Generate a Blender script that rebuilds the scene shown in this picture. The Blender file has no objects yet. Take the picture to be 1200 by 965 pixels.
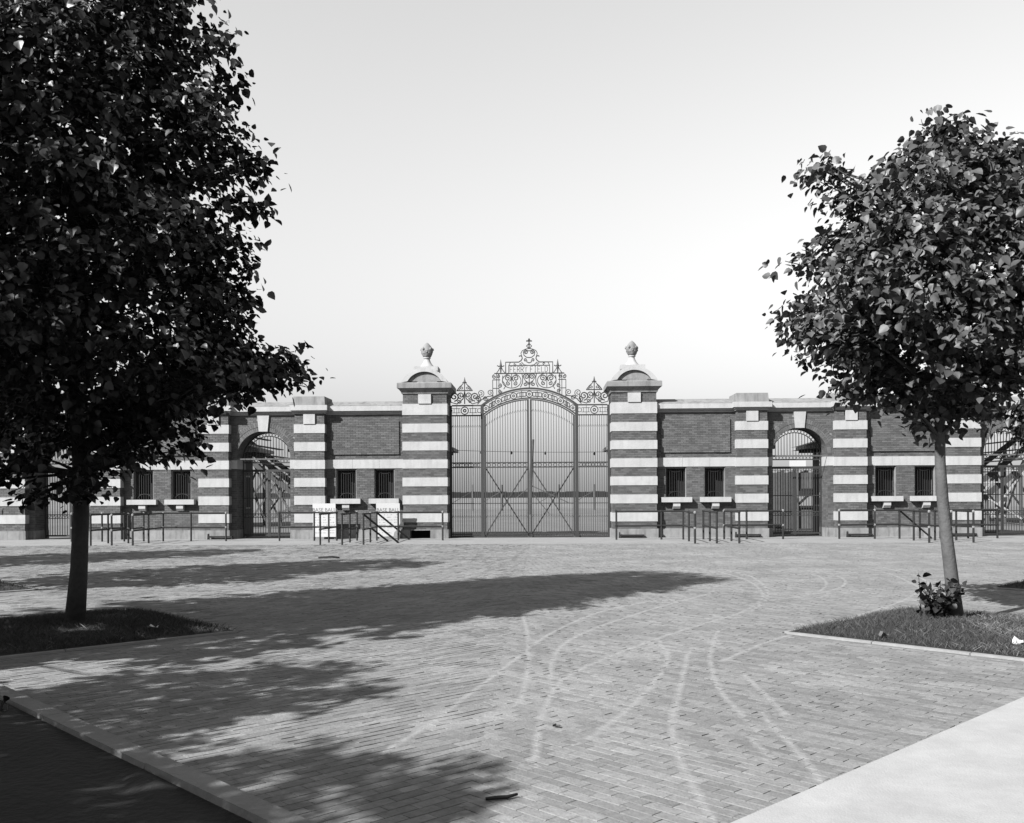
import bpy, bmesh, math, random
import numpy as np
from mathutils import Vector, Matrix

random.seed(7)
rng = np.random.default_rng(11)
sc = bpy.context.scene
col = sc.collection
R = math.radians

# ------------------------------------------------------------------ camera
D, CX, CH = 35.16, 0.40, 1.65
YAW, ROLL = R(1.7), R(-0.29)
cd = bpy.data.cameras.new("camera")
cd.sensor_width = 36.0
cd.lens = 33.75
cd.shift_y = 0.080
cd.clip_start = 0.1
cd.clip_end = 6000
cam = bpy.data.objects.new("camera", cd)
cam.matrix_world = (Matrix.Translation((CX, -D, CH)) @ Matrix.Rotation(YAW, 4, 'Z')
                    @ Matrix.Rotation(R(90), 4, 'X') @ Matrix.Rotation(ROLL, 4, 'Z'))
col.objects.link(cam)
sc.camera = cam

# ------------------------------------------------------------------ light
SUN_AZ, SUN_EL = R(42.0), R(37.0)        # heading of the light on the ground (from +X), height of the sun
w = bpy.data.worlds.new("World")
sc.world = w
w.use_nodes = True
nt = w.node_tree
nt.nodes.clear()
sky = nt.nodes.new("ShaderNodeTexSky")
sky.sky_type = 'NISHITA'
sky.sun_disc = False
sky.sun_elevation = SUN_EL
sky.sun_rotation = R(90) - (SUN_AZ + R(180))
sky.air_density = 2.0
sky.dust_density = 0.2
sky.ozone_density = 1.0
sep = nt.nodes.new("ShaderNodeSeparateColor")        # a plate that sees blue light, grey picture
bg = nt.nodes.new("ShaderNodeBackground")
bg.inputs["Strength"].default_value = 0.0525
wo = nt.nodes.new("ShaderNodeOutputWorld")
nt.links.new(sky.outputs[0], sep.inputs[0])
nt.links.new(sep.outputs[2], bg.inputs["Color"])
nt.links.new(bg.outputs[0], wo.inputs[0])
sl = bpy.data.lights.new("sun", 'SUN')
sl.energy = 5.0
sl.angle = R(0.55)
sl.color = (1.0, 1.0, 1.0)
sun = bpy.data.objects.new("sun", sl)
sd = Vector((math.cos(SUN_AZ) * math.cos(SUN_EL), math.sin(SUN_AZ) * math.cos(SUN_EL), -math.sin(SUN_EL)))
sun.rotation_euler = sd.to_track_quat('-Z', 'Y').to_euler()
sun.location = (-30, -50, 40)
col.objects.link(sun)
vs = sc.view_settings
vs.view_transform = 'Standard'
vs.look = 'None'
vs.exposure = 1.75
vs.gamma = 1.0
sc.cycles.max_bounces = 6
sc.cycles.transparent_max_bounces = 8

# ------------------------------------------------------------------ helpers
def c2w(cx, cz):
    """point on the ground: metres right of and ahead of the tripod -> world X, Y"""
    c, s = math.cos(YAW), math.sin(YAW)
    return CX + cx * c - cz * s, -D + cx * s + cz * c

def mat(name, base, rough=0.8, var=0.25, nscale=6.0, island=0.0, bump=0.0, bscale=40.0, spec=0.3,
        stain=0.0, sscale=1.2, dust=None, trans=0.0, streak=0.0):
    m = bpy.data.materials.new(name)
    m.use_nodes = True
    t = m.node_tree
    N, L = t.nodes, t.links
    b = N["Principled BSDF"]
    b.inputs["Roughness"].default_value = rough
    b.inputs["Specular IOR Level"].default_value = spec
    geo = N.new("ShaderNodeNewGeometry")
    n1 = N.new("ShaderNodeTexNoise"); n1.inputs["Scale"].default_value = nscale
    n1.inputs["Detail"].default_value = 5.0; n1.inputs["Roughness"].default_value = 0.65
    L.new(geo.outputs["Position"], n1.inputs["Vector"])
    def mth(op, a, bb):
        k = N.new("ShaderNodeMath"); k.operation = op
        for i, q in enumerate((a, bb)):
            if isinstance(q, (int, float)): k.inputs[i].default_value = q
            else: L.new(q, k.inputs[i])
        return k.outputs[0]
    f = mth('MULTIPLY_ADD', mth('SUBTRACT', n1.outputs["Fac"], 0.5), 2.2 * var)
    f.node.inputs[2].default_value = 1.0
    if island:
        oi = N.new("ShaderNodeObjectInfo")
        r = mth('FRACT', mth('ADD', geo.outputs["Random Per Island"], oi.outputs["Random"]), 0.0)
        g = mth('MULTIPLY_ADD', mth('SUBTRACT', r, 0.5), 2 * island)
        g.node.inputs[2].default_value = 1.0
        f = mth('MULTIPLY', f, g)
    if stain:
        n2 = N.new("ShaderNodeTexNoise"); n2.inputs["Scale"].default_value = sscale
        n2.inputs["Detail"].default_value = 4.0
        L.new(geo.outputs["Position"], n2.inputs["Vector"])
        g = mth('MULTIPLY_ADD', mth('SUBTRACT', n2.outputs["Fac"], 0.5), 2.4 * stain)
        g.node.inputs[2].default_value = 1.0
        f = mth('MULTIPLY', f, g)
    if streak:
        mp = N.new("ShaderNodeMapping"); mp.inputs["Scale"].default_value = (7, 7, 0.9)
        L.new(geo.outputs["Position"], mp.inputs["Vector"])
        n5 = N.new("ShaderNodeTexNoise"); n5.inputs["Scale"].default_value = 1.0; n5.inputs["Detail"].default_value = 6.0
        L.new(mp.outputs[0], n5.inputs["Vector"])
        g = mth('MULTIPLY_ADD', mth('MINIMUM', mth('SUBTRACT', n5.outputs["Fac"], 0.52), 0.0), 3.5 * streak)
        g.node.inputs[2].default_value = 1.0 + 0.1 * streak
        f = mth('MULTIPLY', f, g)
    v = mth('MAXIMUM', mth('MULTIPLY', f, base), base * 0.25)
    if dust is not None:
        at = N.new("ShaderNodeAttribute"); at.attribute_name = "dust"
        n3 = N.new("ShaderNodeTexNoise"); n3.inputs["Scale"].default_value = 9.0
        n3.inputs["Detail"].default_value = 4.0
        L.new(geo.outputs["Position"], n3.inputs["Vector"])
        ab = mth('ABSOLUTE', at.outputs["Fac"], 0.0)
        wear = mth('MULTIPLY_ADD', ab, -27.0)            # full in the middle of a mark, gone 5 cm away
        wear.node.inputs[2].default_value = 1.15
        wear.node.use_clamp = True
        k = mth('MULTIPLY', wear, mth('MULTIPLY_ADD', n3.outputs["Fac"], 2.2))
        k.node.inputs[1].links[0].from_node.inputs[2].default_value = -0.42
        k.node.use_clamp = True
        v = mth('ADD', mth('MULTIPLY', v, mth('SUBTRACT', 1.0, k)), mth('MULTIPLY', k, dust))
    cb = N.new("ShaderNodeCombineColor")
    for i in range(3): L.new(v, cb.inputs[i])
    L.new(cb.outputs[0], b.inputs["Base Color"])
    if bump:
        n4 = N.new("ShaderNodeTexNoise"); n4.inputs["Scale"].default_value = bscale
        n4.inputs["Detail"].default_value = 4.0
        L.new(geo.outputs["Position"], n4.inputs["Vector"])
        bp = N.new("ShaderNodeBump"); bp.inputs["Strength"].default_value = bump
        bp.inputs["Distance"].default_value = 0.02
        L.new(n4.outputs["Fac"], bp.inputs["Height"])
        L.new(bp.outputs[0], b.inputs["Normal"])
    if trans:
        tr = N.new("ShaderNodeBsdfTranslucent"); L.new(cb.outputs[0], tr.inputs["Color"])
        mx = N.new("ShaderNodeMixShader"); mx.inputs[0].default_value = trans
        out = N["Material Output"]
        L.new(b.outputs[0], mx.inputs[1]); L.new(tr.outputs[0], mx.inputs[2])
        L.new(mx.outputs[0], out.inputs[0])
    return m

M = dict(
    brick=mat("wall_brick", 0.0499, 0.85, 0.2, 12, island=0.3, stain=0.2),
    mortar=mat("mortar", 0.1137, 0.9, 0.25, 10, bump=0.3),
    stone=mat("pale_stone", 0.2061, 0.75, 0.13, 5, stain=0.16, sscale=1.6, bump=0.25, bscale=30, streak=0.16),
    stone_old=mat("weathered_stone", 0.1099, 0.85, 0.22, 4, stain=0.25, sscale=2.5, bump=0.3, streak=0.5),
    plinth=mat("plinth_stone", 0.1137, 0.85, 0.25, 6, stain=0.35, sscale=2.2, bump=0.3, streak=0.5),
    iron=mat("painted_iron", 0.0182, 0.55, 0.2, 9, spec=0.3),
    pipe=mat("railing_iron", 0.0091, 0.55, 0.2, 14, spec=0.25),
    fitting=mat("bright_fitting", 0.1213, 0.5, 0.2, 14),
    dark=mat("dark_board", 0.0061, 0.85, 0.3, 8),
    paver=mat("paving_brick", 0.1008, 0.85, 0.5, 20, island=0.2, stain=0.36, sscale=0.7, dust=0.147, bump=0.35, bscale=60),
    joint=mat("sandy_joint", 0.0493, 0.95, 0.25, 9, stain=0.2, sscale=0.6, bump=0.3),
    ground=mat("field_earth", 0.0834, 0.95, 0.25, 0.8, stain=0.25, sscale=0.15, bump=0.3),
    dirt=mat("damp_dirt", 0.0068, 0.95, 0.5, 9, stain=0.3, sscale=1.5, bump=0.8, bscale=18),
    kerb=mat("kerb_concrete", 0.1099, 0.9, 0.2, 14, stain=0.2, sscale=2.0, bump=0.4),
    concrete=mat("pavement_concrete", 0.1857, 0.9, 0.12, 12, stain=0.2, sscale=2.4, bump=0.25, bscale=70),
    edging=mat("edging_stone", 0.1352, 0.9, 0.2, 10, stain=0.3, sscale=3, bump=0.3),
    apron=mat("apron_concrete", 0.1250, 0.9, 0.15, 7, stain=0.2, sscale=1.2, bump=0.3),
    drive=mat("field_cinders", 0.0667, 0.95, 0.2, 3, stain=0.25, sscale=0.3, bump=0.3),
    grass=mat("grass_blade", 0.0319, 0.8, 0.35, 5, island=0.6, spec=0.15),
    straw=mat("dry_grass", 0.0834, 0.85, 0.3, 8, island=0.5, spec=0.15),
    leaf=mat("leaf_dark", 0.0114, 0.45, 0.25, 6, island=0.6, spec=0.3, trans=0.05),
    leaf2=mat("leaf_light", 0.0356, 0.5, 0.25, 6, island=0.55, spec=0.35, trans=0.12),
    bark=mat("bark", 0.0227, 0.9, 0.35, 18, stain=0.3, sscale=5, bump=1.0, bscale=16),
    bark2=mat("smooth_bark", 0.0417, 0.85, 0.3, 14, stain=0.3, sscale=5, bump=0.5, bscale=30),
    sign=mat("sign_white", 0.2880, 0.7, 0.05, 6, stain=0.06),
    ink=mat("sign_ink", 0.0682, 0.8, 0.2, 30),
    ink2=mat("faded_ink", 0.1591, 0.8, 0.2, 30),
    wood=mat("grey_wood", 0.0454, 0.85, 0.35, 7, island=0.3, stain=0.2, bump=0.3),
    whitewood=mat("painted_wood", 0.1819, 0.8, 0.15, 7),
    roof=mat("roof_slate", 0.0190, 0.8, 0.3, 7, island=0.3),
    hedge=mat("far_boards", 0.0091, 0.9, 0.3, 2),
    paper=mat("paper", 0.3183, 0.8, 0.05, 6),
)

CUBE_F = [(0, 3, 2, 1), (4, 5, 6, 7), (0, 1, 5, 4), (1, 2, 6, 5), (2, 3, 7, 6), (3, 0, 4, 7)]

class MB:
    def __init__(s): s.v, s.f = [], []
    def add(s, vs_, fs):
        o = len(s.v); s.v += [tuple(p) for p in vs_]; s.f += [tuple(i + o for i in q) for q in fs]; return s
    def box(s, x0, x1, y0, y1, z0, z1, taper=0.0):
        t = taper
        return s.add([(x0, y0, z0), (x1, y0, z0), (x1, y1, z0), (x0, y1, z0),
                      (x0 + t, y0 + t, z1), (x1 - t, y0 + t, z1), (x1 - t, y1 - t, z1), (x0 + t, y1 - t, z1)], CUBE_F)
    def obox(s, c, U, V, W):
        c, U, V, W = map(Vector, (c, U, V, W))
        return s.add([c - U - V - W, c + U - V - W, c + U + V - W, c - U + V - W,
                      c - U - V + W, c + U - V + W, c + U + V + W, c - U + V + W], CUBE_F)
    def beam(s, a, b, w_, h_):
        a, b = Vector(a), Vector(b); d = (b - a); l = d.length / 2; d.normalize()
        up = Vector((0, 0, 1)) if abs(d.z) < 0.95 else Vector((0, 1, 0))
        x = d.cross(up).normalized(); y = x.cross(d)
        return s.obox((a + b) / 2, d * l, x * (w_ / 2), y * (h_ / 2))
    def prism(s, poly, y0, y1):                       # outline in X,Z pushed along Y
        n = len(poly)
        vs_ = [(x, y0, z) for x, z in poly] + [(x, y1, z) for x, z in poly]
        fs = [tuple(range(n)), tuple(range(2 * n - 1, n - 1, -1))]
        fs += [(i, i + n, (i + 1) % n + n, (i + 1) % n) for i in range(n)]
        return s.add(vs_, fs)
    def prism_yz(s, poly, x0, x1):
        n = len(poly)
        vs_ = [(x0, y, z) for y, z in poly] + [(x1, y, z) for y, z in poly]
        fs = [tuple(range(n)), tuple(range(2 * n - 1, n - 1, -1))]
        fs += [(i, i + n, (i + 1) % n + n, (i + 1) % n) for i in range(n)]
        return s.add(vs_, fs)
    def tube(s, pts, r, n=5, closed=False):
        P = [Vector(p) for p in pts]; k = len(P)
        rs = r if isinstance(r, (list, tuple)) else [r] * k
        ref = None; vs_ = []
        for i, p in enumerate(P):
            a = P[i - 1] if (i > 0 or closed) else p
            b = P[(i + 1) % k] if (i < k - 1 or closed) else p
            d = (b - a)
            d = d.normalized() if d.length > 1e-9 else Vector((0, 0, 1))
            if ref is None:
                ref = Vector((0, 1, 0)) if abs(d.y) < 0.9 else Vector((1, 0, 0))
            x = d.cross(ref)
            if x.length < 1e-6: x = d.cross(Vector((1, 0.3, 0.2)))
            x.normalize(); y = d.cross(x)
            for j in range(n):
                an = 2 * math.pi * j / n + math.pi / 4
                vs_.append(p + x * (rs[i] * math.cos(an)) + y * (rs[i] * math.sin(an)))
        fs = []
        for i in range(k if closed else k - 1):
            i2 = (i + 1) % k
            for j in range(n):
                j2 = (j + 1) % n
                fs.append((i * n + j, i * n + j2, i2 * n + j2, i2 * n + j))
        if not closed:
            fs.append(tuple(range(n - 1, -1, -1))); fs.append(tuple((k - 1) * n + j for j in range(n)))
        return s.add(vs_, fs)
    def lathe(s, c, prof, n=20, bump=None):
        vs_ = []
        for i, (r, z) in enumerate(prof):
            for j in range(n):
                a = 2 * math.pi * j / n
                q = r * (bump(i, j) if bump else 1.0)
                vs_.append((c[0] + q * math.cos(a), c[1] + q * math.sin(a), c[2] + z))
        fs = []
        for i in range(len(prof) - 1):
            for j in range(n):
                j2 = (j + 1) % n
                fs.append((i * n + j, i * n + j2, (i + 1) * n + j2, (i + 1) * n + j))
        fs.append(tuple(range(n - 1, -1, -1))); fs.append(tuple((len(prof) - 1) * n + j for j in range(n)))
        return s.add(vs_, fs)
    def mesh(s, name, m, smooth=False):
        me = bpy.data.meshes.new(name)
        me.from_pydata(s.v, [], s.f)
        b = bmesh.new(); b.from_mesh(me)
        bmesh.ops.recalc_face_normals(b, faces=b.faces)
        b.to_mesh(me); b.free()
        if smooth: me.polygons.foreach_set("use_smooth", [True] * len(me.polygons))
        me.materials.append(m)
        return me
    def build(s, name, m, parent=None, smooth=False, kind=None):
        return put(name, s.mesh(name, m, smooth), parent, kind)

def put(name, me, parent=None, kind=None):
    o = bpy.data.objects.new(name, me); col.objects.link(o)
    if parent is not None: o.parent = parent
    if kind: o["kind"] = kind
    return o

def thing(name, label, cat, loc=(0, 0, 0), group=None, rz=0.0):
    o = bpy.data.objects.new(name, None); o.empty_display_size = 0.3; col.objects.link(o)
    o.location = loc; o.rotation_euler = (0, 0, rz)
    o["label"] = label; o["category"] = cat
    if group: o["group"] = group
    return o

def tag(o, label, cat, group=None):
    o["label"] = label; o["category"] = cat
    if group: o["group"] = group
    return o

def kids(o): return [c for c in bpy.data.objects if c.parent == o]

def dup(root, loc, label, group=None, rz=None, scale=None):
    ch = CH_[root.name] if root.name in CH_ else kids(root)
    CH_[root.name] = ch
    r = root.copy(); col.objects.link(r); r.location = loc; r["label"] = label
    if rz is not None: r.rotation_euler = (0, 0, rz)
    if scale is not None: r.scale = scale
    if group: r["group"] = group
    for c in ch:
        k = c.copy(); col.objects.link(k); k.parent = r
        key = c.name
        if key not in CH_: CH_[key] = kids(c)
        for g in CH_[key]:
            q = g.copy(); col.objects.link(q); q.parent = k
    return r
CH_ = {}

def struct(o):
    o["kind"] = "structure"; return o

def quad_mesh(name, V, F, m, flat=True):
    me = bpy.data.meshes.new(name)
    V = np.asarray(V, dtype=np.float32).reshape(-1, 3); F = np.asarray(F, dtype=np.int32)
    k = F.shape[1]
    me.vertices.add(len(V)); me.vertices.foreach_set("co", V.ravel())
    me.loops.add(F.size); me.loops.foreach_set("vertex_index", F.ravel())
    me.polygons.add(len(F)); me.polygons.foreach_set("loop_start", np.arange(0, F.size, k, dtype=np.int32))
    me.update(calc_edges=True)
    if flat: me.shade_flat()
    me.materials.append(m)
    return me

def brick_mesh(name, items, m):
    """items: (origin on the mortar face, U, V, N half vectors of a brick) -> five-sided bricks, one island each"""
    A = np.array(items, dtype=np.float64)            # n,4,3
    O, U, V, N = A[:, 0], A[:, 1], A[:, 2], A[:, 3]
    P = np.stack([O - U - V, O + U - V, O + U + V, O - U + V,
                  O - U - V + N, O + U - V + N, O + U + V + N, O - U + V + N], 1)
    f = np.array([(4, 5, 6, 7), (0, 1, 5, 4), (1, 2, 6, 5), (2, 3, 7, 6), (3, 0, 4, 7)])
    F = (np.arange(len(A))[:, None, None] * 8 + f[None]).reshape(-1, 4)
    return quad_mesh(name, P.reshape(-1, 3), F, m)

def courses(u0, u1, z0, z1, O, U, N, out, L=0.205, C=0.066, hole=None, odd=0):
    """running-bond bricks on a face: u along U, z up"""
    U, N, O = Vector(U), Vector(N), Vector(O)
    n = max(1, round((z1 - z0) / C)); c = (z1 - z0) / n; j = 0.009
    for k in range(n):
        zc = z0 + c * (k + 0.5)
        u = u0 - (L * 0.5 if (k + odd) % 2 else 0.0) - 0.0
        while u < u1 - 0.02:
            a, b = max(u, u0), min(u + L, u1)
            if b - a > 0.03:
                uc = (a + b) / 2
                if not (hole and hole(uc, zc)):
                    d = 0.010 + random.uniform(-0.002, 0.003)
                    p = O + U * uc; p.z = O.z + zc
                    out.append((tuple(p), tuple(U * ((b - a - j) / 2)), (0, 0, (c - j) / 2), tuple(N * d)))
            u += L
    return out

# ------------------------------------------------------------------ ground and paving
g = MB(); g.add([(-1500, -600, -0.05), (1500, -600, -0.05), (1500, 3000, -0.05), (-1500, 3000, -0.05)], [(0, 1, 2, 3)])
struct(g.build("ground", M["ground"]))

pave = MB(); pave.add([(-40, -60, -0.0042), (40, -60, -0.0042), (40, 1.0, -0.0042), (-40, 1.0, -0.0042)], [(0, 1, 2, 3)])
pavement = struct(pave.build("pavement", M["joint"]))

def island_c(cx, cz): return c2w(cx, cz)
ISL = [(-5.42, 11.6, 2.08), (5.42, 11.15, 2.2), (-10.45, 16.85, 2.1), (10.25, 16.2, 2.1), (-15.6, 22.1, 2.1)]  # camera-frame centre, half diagonal
ISLW = [(*c2w(a, b), h) for a, b, h in ISL]
K0, K1 = c2w(-4.37, 8.19), c2w(-1.11, 4.82)          # pavement side of the left kerb
S0, S1 = c2w(4.08, 7.65), c2w(1.106, 4.785)          # near edge of the right footway
kd = Vector((K1[0] - K0[0], K1[1] - K0[1])).normalized(); kn = Vector((kd.y, -kd.x))
if kn.x > 0: kn = -kn                                  # points away from the paving, to the lower left
sdv = Vector((S1[0] - S0[0], S1[1] - S0[1])).normalized(); sn = Vector((sdv.y, -sdv.x))
if sn.x < 0: sn = -sn

def tracks():
    """wheel marks of pale dust, as lines on the ground (camera frame from measured points)"""
    px = [[(845, 671), (872, 679), (889, 690), (893, 702), (872, 716), (835, 728), (780, 745), (700, 775), (655, 800), (634, 840), (625, 890)],
          [(848, 668), (878, 675), (896, 688), (898, 702), (880, 716)],
          [(935, 671), (958, 675), (968, 684), (958, 694), (930, 700), (890, 705)],
          [(965, 671), (985, 677), (990, 684), (975, 692), (940, 699)],
          [(1005, 664), (1040, 672), (1068, 684), (1076, 692), (1055, 705), (1010, 720), (950, 738), (905, 750), (870, 764), (845, 775)],
          [(1030, 664), (1075, 676), (1092, 688)],
          [(830, 696), (770, 712), (700, 735), (660, 755), (645, 780), (648, 815)],
          [(760, 705), (700, 718), (640, 745), (600, 775), (560, 805), (500, 850), (450, 880)],
          [(612, 720), (618, 750), (617, 790), (608, 825)],
          [(770, 752), (780, 765), (781, 780)],
          [(840, 740), (833, 760), (832, 780), (842, 808), (862, 832), (890, 860)],
          [(805, 765), (800, 790), (792, 820), (786, 850), (795, 890), (815, 930), (828, 955)],
          [(772, 790), (755, 812), (730, 835), (690, 865)],
          [(890, 836), (905, 852), (925, 872), (942, 892), (960, 915)],
          [(880, 868), (900, 886)],
          [(920, 838), (870, 790)]]
    out = []
    for ln in px:
        pts = []
        for x, y in ln:
            y0 = 578.5 - 0.005 * (x - 600)
            z = 1.65 * 1125 / (y - y0)
            pts.append(c2w((x - 600) / 1125 * z, z))
        out.append(np.array(pts))
    return out
TR = tracks()

def dust_at(CX_, CY_, X, Y):
    """signed distance of each brick corner to the wheel mark nearest its brick (1.0 = none near)"""
    lines = []
    for ln in TR:
        t = np.linspace(0, len(ln) - 1, len(ln) * 5)
        i = np.clip(t.astype(int), 0, len(ln) - 2); fr = (t - i)[:, None]
        p0 = ln[np.clip(i - 1, 0, len(ln) - 1)]; p1 = ln[i]; p2 = ln[i + 1]; p3 = ln[np.clip(i + 2, 0, len(ln) - 1)]
        lines.append(0.5 * ((2 * p1) + (p2 - p0) * fr + (2 * p0 - 5 * p1 + 4 * p2 - p3) * fr ** 2 + (3 * p1 - p0 - 3 * p2 + p3) * fr ** 3))
    def dist(q, x, y):
        d = np.full(x.shape, 1e9); sg = np.ones(x.shape)
        for a, b in zip(q[:-1], q[1:]):
            ab = b - a; l2 = max(1e-9, ab @ ab)
            u = ((x - a[0]) * ab[0] + (y - a[1]) * ab[1]) / l2; tt = np.clip(u, 0, 1)
            e = np.hypot(x - a[0] - tt * ab[0], y - a[1] - tt * ab[1])
            k = e < d
            d = np.where(k, e, d); sg = np.where(k, np.sign((x - a[0]) * ab[1] - (y - a[1]) * ab[0]), sg)
        return d, sg
    out = np.ones(X.shape)
    D0 = np.stack([dist(q, CX_, CY_)[0] for q in lines]); near = D0.argmin(0); dm = D0.min(0)
    for k, q in enumerate(lines):
        sel = (near == k) & (dm < 0.3)
        if sel.any():
            d, sg = dist(q, X[sel], Y[sel]); out[sel] = d * sg
    return out

def lay_paving():
    """brick courses at 45 degrees meeting in a chevron on the gate's axis; bricks of 0.20 x 0.10 m"""
    s2 = math.sqrt(0.5); BL, BW = 0.218, 0.089
    rows = []
    for side in (-1, 1):
        e = np.array((-side * s2, s2)) * 1.0          # along a course: up towards the axis
        f = np.array((side * s2, s2))                 # across the courses
        a = np.arange(-60, 60, BL); b = np.arange(-60, 60, BW)
        A, B = np.meshgrid(a, b)
        A = A + (np.arange(len(b)) % 2)[:, None] * BL * 0.5 + rng.uniform(-0.02, 0.02, len(b))[:, None]
        X = A * e[0] + B * f[0]; Y = A * e[1] + B * f[1] - 20
        X, Y = X.ravel(), Y.ravel()
        cx = (X - CX) * math.cos(YAW) + (Y + D) * math.sin(YAW)
        cz = -(X - CX) * math.sin(YAW) + (Y + D) * math.cos(YAW)
        lo = np.full(X.shape, -BL / 2); hi = np.full(X.shape, BL / 2)
        for (qx, qy), n2, m_ in (((0, 0), (-side, 0.0), 0.028), (K0, (kn.x, kn.y), -0.004), (S0, (sn.x, sn.y), -0.004)):
            sd_ = (X - qx) * n2[0] + (Y - qy) * n2[1]; gg = e[0] * n2[0] + e[1] * n2[1]
            if abs(gg) > 0.3:                          # the course runs into that edge: cut its last brick to fit
                lim = (m_ - sd_) / gg
                if gg > 0: hi = np.minimum(hi, lim)
                else: lo = np.maximum(lo, lim)
            else: hi = np.where(sd_ < -0.04, hi, -9)
        k = (cz > 4.15) & (np.abs(cx) < cz * 0.545 + 2.0) & (Y < 0.35) & (hi - lo > 0.03)
        mid = (lo + hi) / 2; hl = (hi - lo - 0.003) / 2
        X = X + mid * e[0]; Y = Y + mid * e[1]
        for ix, iy, h in ISLW:
            k &= (np.abs(X - ix) + np.abs(Y - iy)) > h + 0.085
        n = int(k.sum())
        U = np.append(e, 0)[None] * hl[k][:, None]; V = np.tile(np.append(f, 0) * (BW - 0.007) / 2, (n, 1))
        rows.append((X[k], Y[k], U, V))
    X = np.concatenate([r[0] for r in rows]); Y = np.concatenate([r[1] for r in rows])
    U = np.concatenate([r[2] for r in rows]); V = np.concatenate([r[3] for r in rows])
    n = len(X)
    dist = np.hypot(X - CX, Y + D)
    order = np.argsort(dist)
    cx = (X - CX) * math.cos(YAW) + (Y + D) * math.sin(YAW); cz = -(X - CX) * math.sin(YAW) + (Y + D) * math.cos(YAW)
    inview = (np.abs(cx) < cz * 0.53) & (cz > 4.75)
    near = [i for i in order if inview[i]][:300]
    rest = np.ones(n, bool); rest[near] = False
    H = 0.012 + rng.normal(0, 0.0007, n)
    T = rng.normal(0, 0.0011, (n, 2))
    O = np.stack([X, Y, np.full(n, -0.012)], 1)
    P = np.stack([O - U - V, O + U - V, O + U + V, O - U + V], 1)
    Q = P * 0.994 + O[:, None] * 0.006
    Q[:, :, 2] = -0.012 + H[:, None] + T[:, :1] * np.array([-1, 1, 1, -1]) + T[:, 1:] * np.array([-1, -1, 1, 1])
    f = np.array([(4, 5, 6, 7), (0, 1, 5, 4), (1, 2, 6, 5), (2, 3, 7, 6), (3, 0, 4, 7)])
    PP = np.concatenate([P, Q], 1)[rest]
    F = (np.arange(len(PP))[:, None, None] * 8 + f[None]).reshape(-1, 4)
    me = quad_mesh("paving_bricks", PP.reshape(-1, 3), F, M["paver"])
    at = me.attributes.new("dust", 'FLOAT', 'POINT')
    at.data.foreach_set("value", dust_at(X[rest], Y[rest], PP[:, :, 0], PP[:, :, 1]).ravel().astype(np.float32))
    put("paving_bricks", me, pavement, "stuff")
    # the nearest bricks one by one: alike whole bricks share a mesh, cut or marked ones have their own
    def one(u, q, t, dust):
        mb = MB()
        mb.add([(-u, -q, -0.012), (u, -q, -0.012), (u, q, -0.012), (-u, q, -0.012),
                (-u * .99, -q * .96, t[0]), (u * .99, -q * .96, t[1]), (u * .99, q * .96, t[2]), (-u * .99, q * .96, t[3])],
               [(4, 5, 6, 7), (0, 1, 5, 4), (1, 2, 6, 5), (2, 3, 7, 6), (3, 0, 4, 7)])
        pm = mb.mesh("paving_brick", M["paver"])
        pm.attributes.new("dust", 'FLOAT', 'POINT').data.foreach_set("value", np.asarray(dust, np.float32))
        return pm
    jit = lambda: [random.gauss(0, 0.0009) for _ in range(4)]
    q = (BW - 0.007) / 2
    protos = [one((BL - 0.003) / 2, q, jit(), np.ones(8)) for v in range(6)]
    nn_ = np.array(near)
    dn = dust_at(X[nn_], Y[nn_], np.concatenate([P, Q], 1)[nn_][:, :, 0], np.concatenate([P, Q], 1)[nn_][:, :, 1])
    for w_, i in enumerate(near):
        u = float(np.hypot(U[i][0], U[i][1]))
        plain = abs(u - (BL - 0.003) / 2) < 1e-4 and dn[w_].min() > 0.3
        d8 = dn[w_]
        if U[i][0] * V[i][1] - U[i][1] * V[i][0] < 0: d8 = d8[[3, 2, 1, 0, 7, 6, 5, 4]]
        me1 = protos[i % 6] if plain else one(u, q, jit(), d8)
        o = put("paving_brick", me1, pavement)
        o.location = (X[i], Y[i], 0.0)
        o.rotation_euler = (0, 0, math.atan2(U[i][1], U[i][0]))
lay_paving()

# kerb stones on the lower left, dirt bed behind them
ka, kb_ = Vector(K0) - kd * 9.0, Vector(K0) + kd * 11.0
kerb = struct(MB().add([(*(ka + kn * .02), -.05), (*(kb_ + kn * .02), -.05), (*(kb_ + kn * .15), -.05), (*(ka + kn * .15), -.05),
                        (*(ka + kn * .02), .02), (*(kb_ + kn * .02), .02), (*(kb_ + kn * .15), .02), (*(ka + kn * .15), .02)], CUBE_F).build("kerb", M["kerb"]))
p = Vector(K0) - kd * 9.0
seg = [0.9] * 5 + [1.62, 1.6, 1.58, 1.2, 1.5, 1.5, 1.5, 1.5]
for l in [1.5] * 5 + [1.45, 1.6, 1.75, 1.7, 1.6, 1.5, 1.5, 1.5]:
    m_ = MB(); a = p + kd * 0.006; b = p + kd * (l - 0.006)
    z = 0.055 + random.uniform(-0.006, 0.006)
    pts = [a, b, b + kn * 0.17, a + kn * 0.17]
    m_.add([(q.x, q.y, -0.03) for q in pts] + [(q.x - kn.x * s_ * 0.012, q.y - kn.y * s_ * 0.012, z) for q, s_ in zip(pts, (-1, -1, 1, 1))], CUBE_F)
    m_.build("kerb_stone", M["kerb"], kerb)
    p = p + kd * l

bed = MB(); nb = 46
for i in range(nb + 1):
    for j in range(17):
        q = Vector(K0) - kd * 9.0 + kd * (20.0 * i / nb) + kn * (0.16 + 7.0 * (j / 16) ** 1.6)
        bed.v.append((q.x, q.y, 0.03 + (random.uniform(-0.02, 0.025) if j else -0.012)))
for i in range(nb):
    for j in range(16):
        a = i * 17 + j; bed.f.append((a, a + 1, a + 18, a + 17))
struct(bed.build("dirt_bed", M["dirt"], smooth=True))

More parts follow.
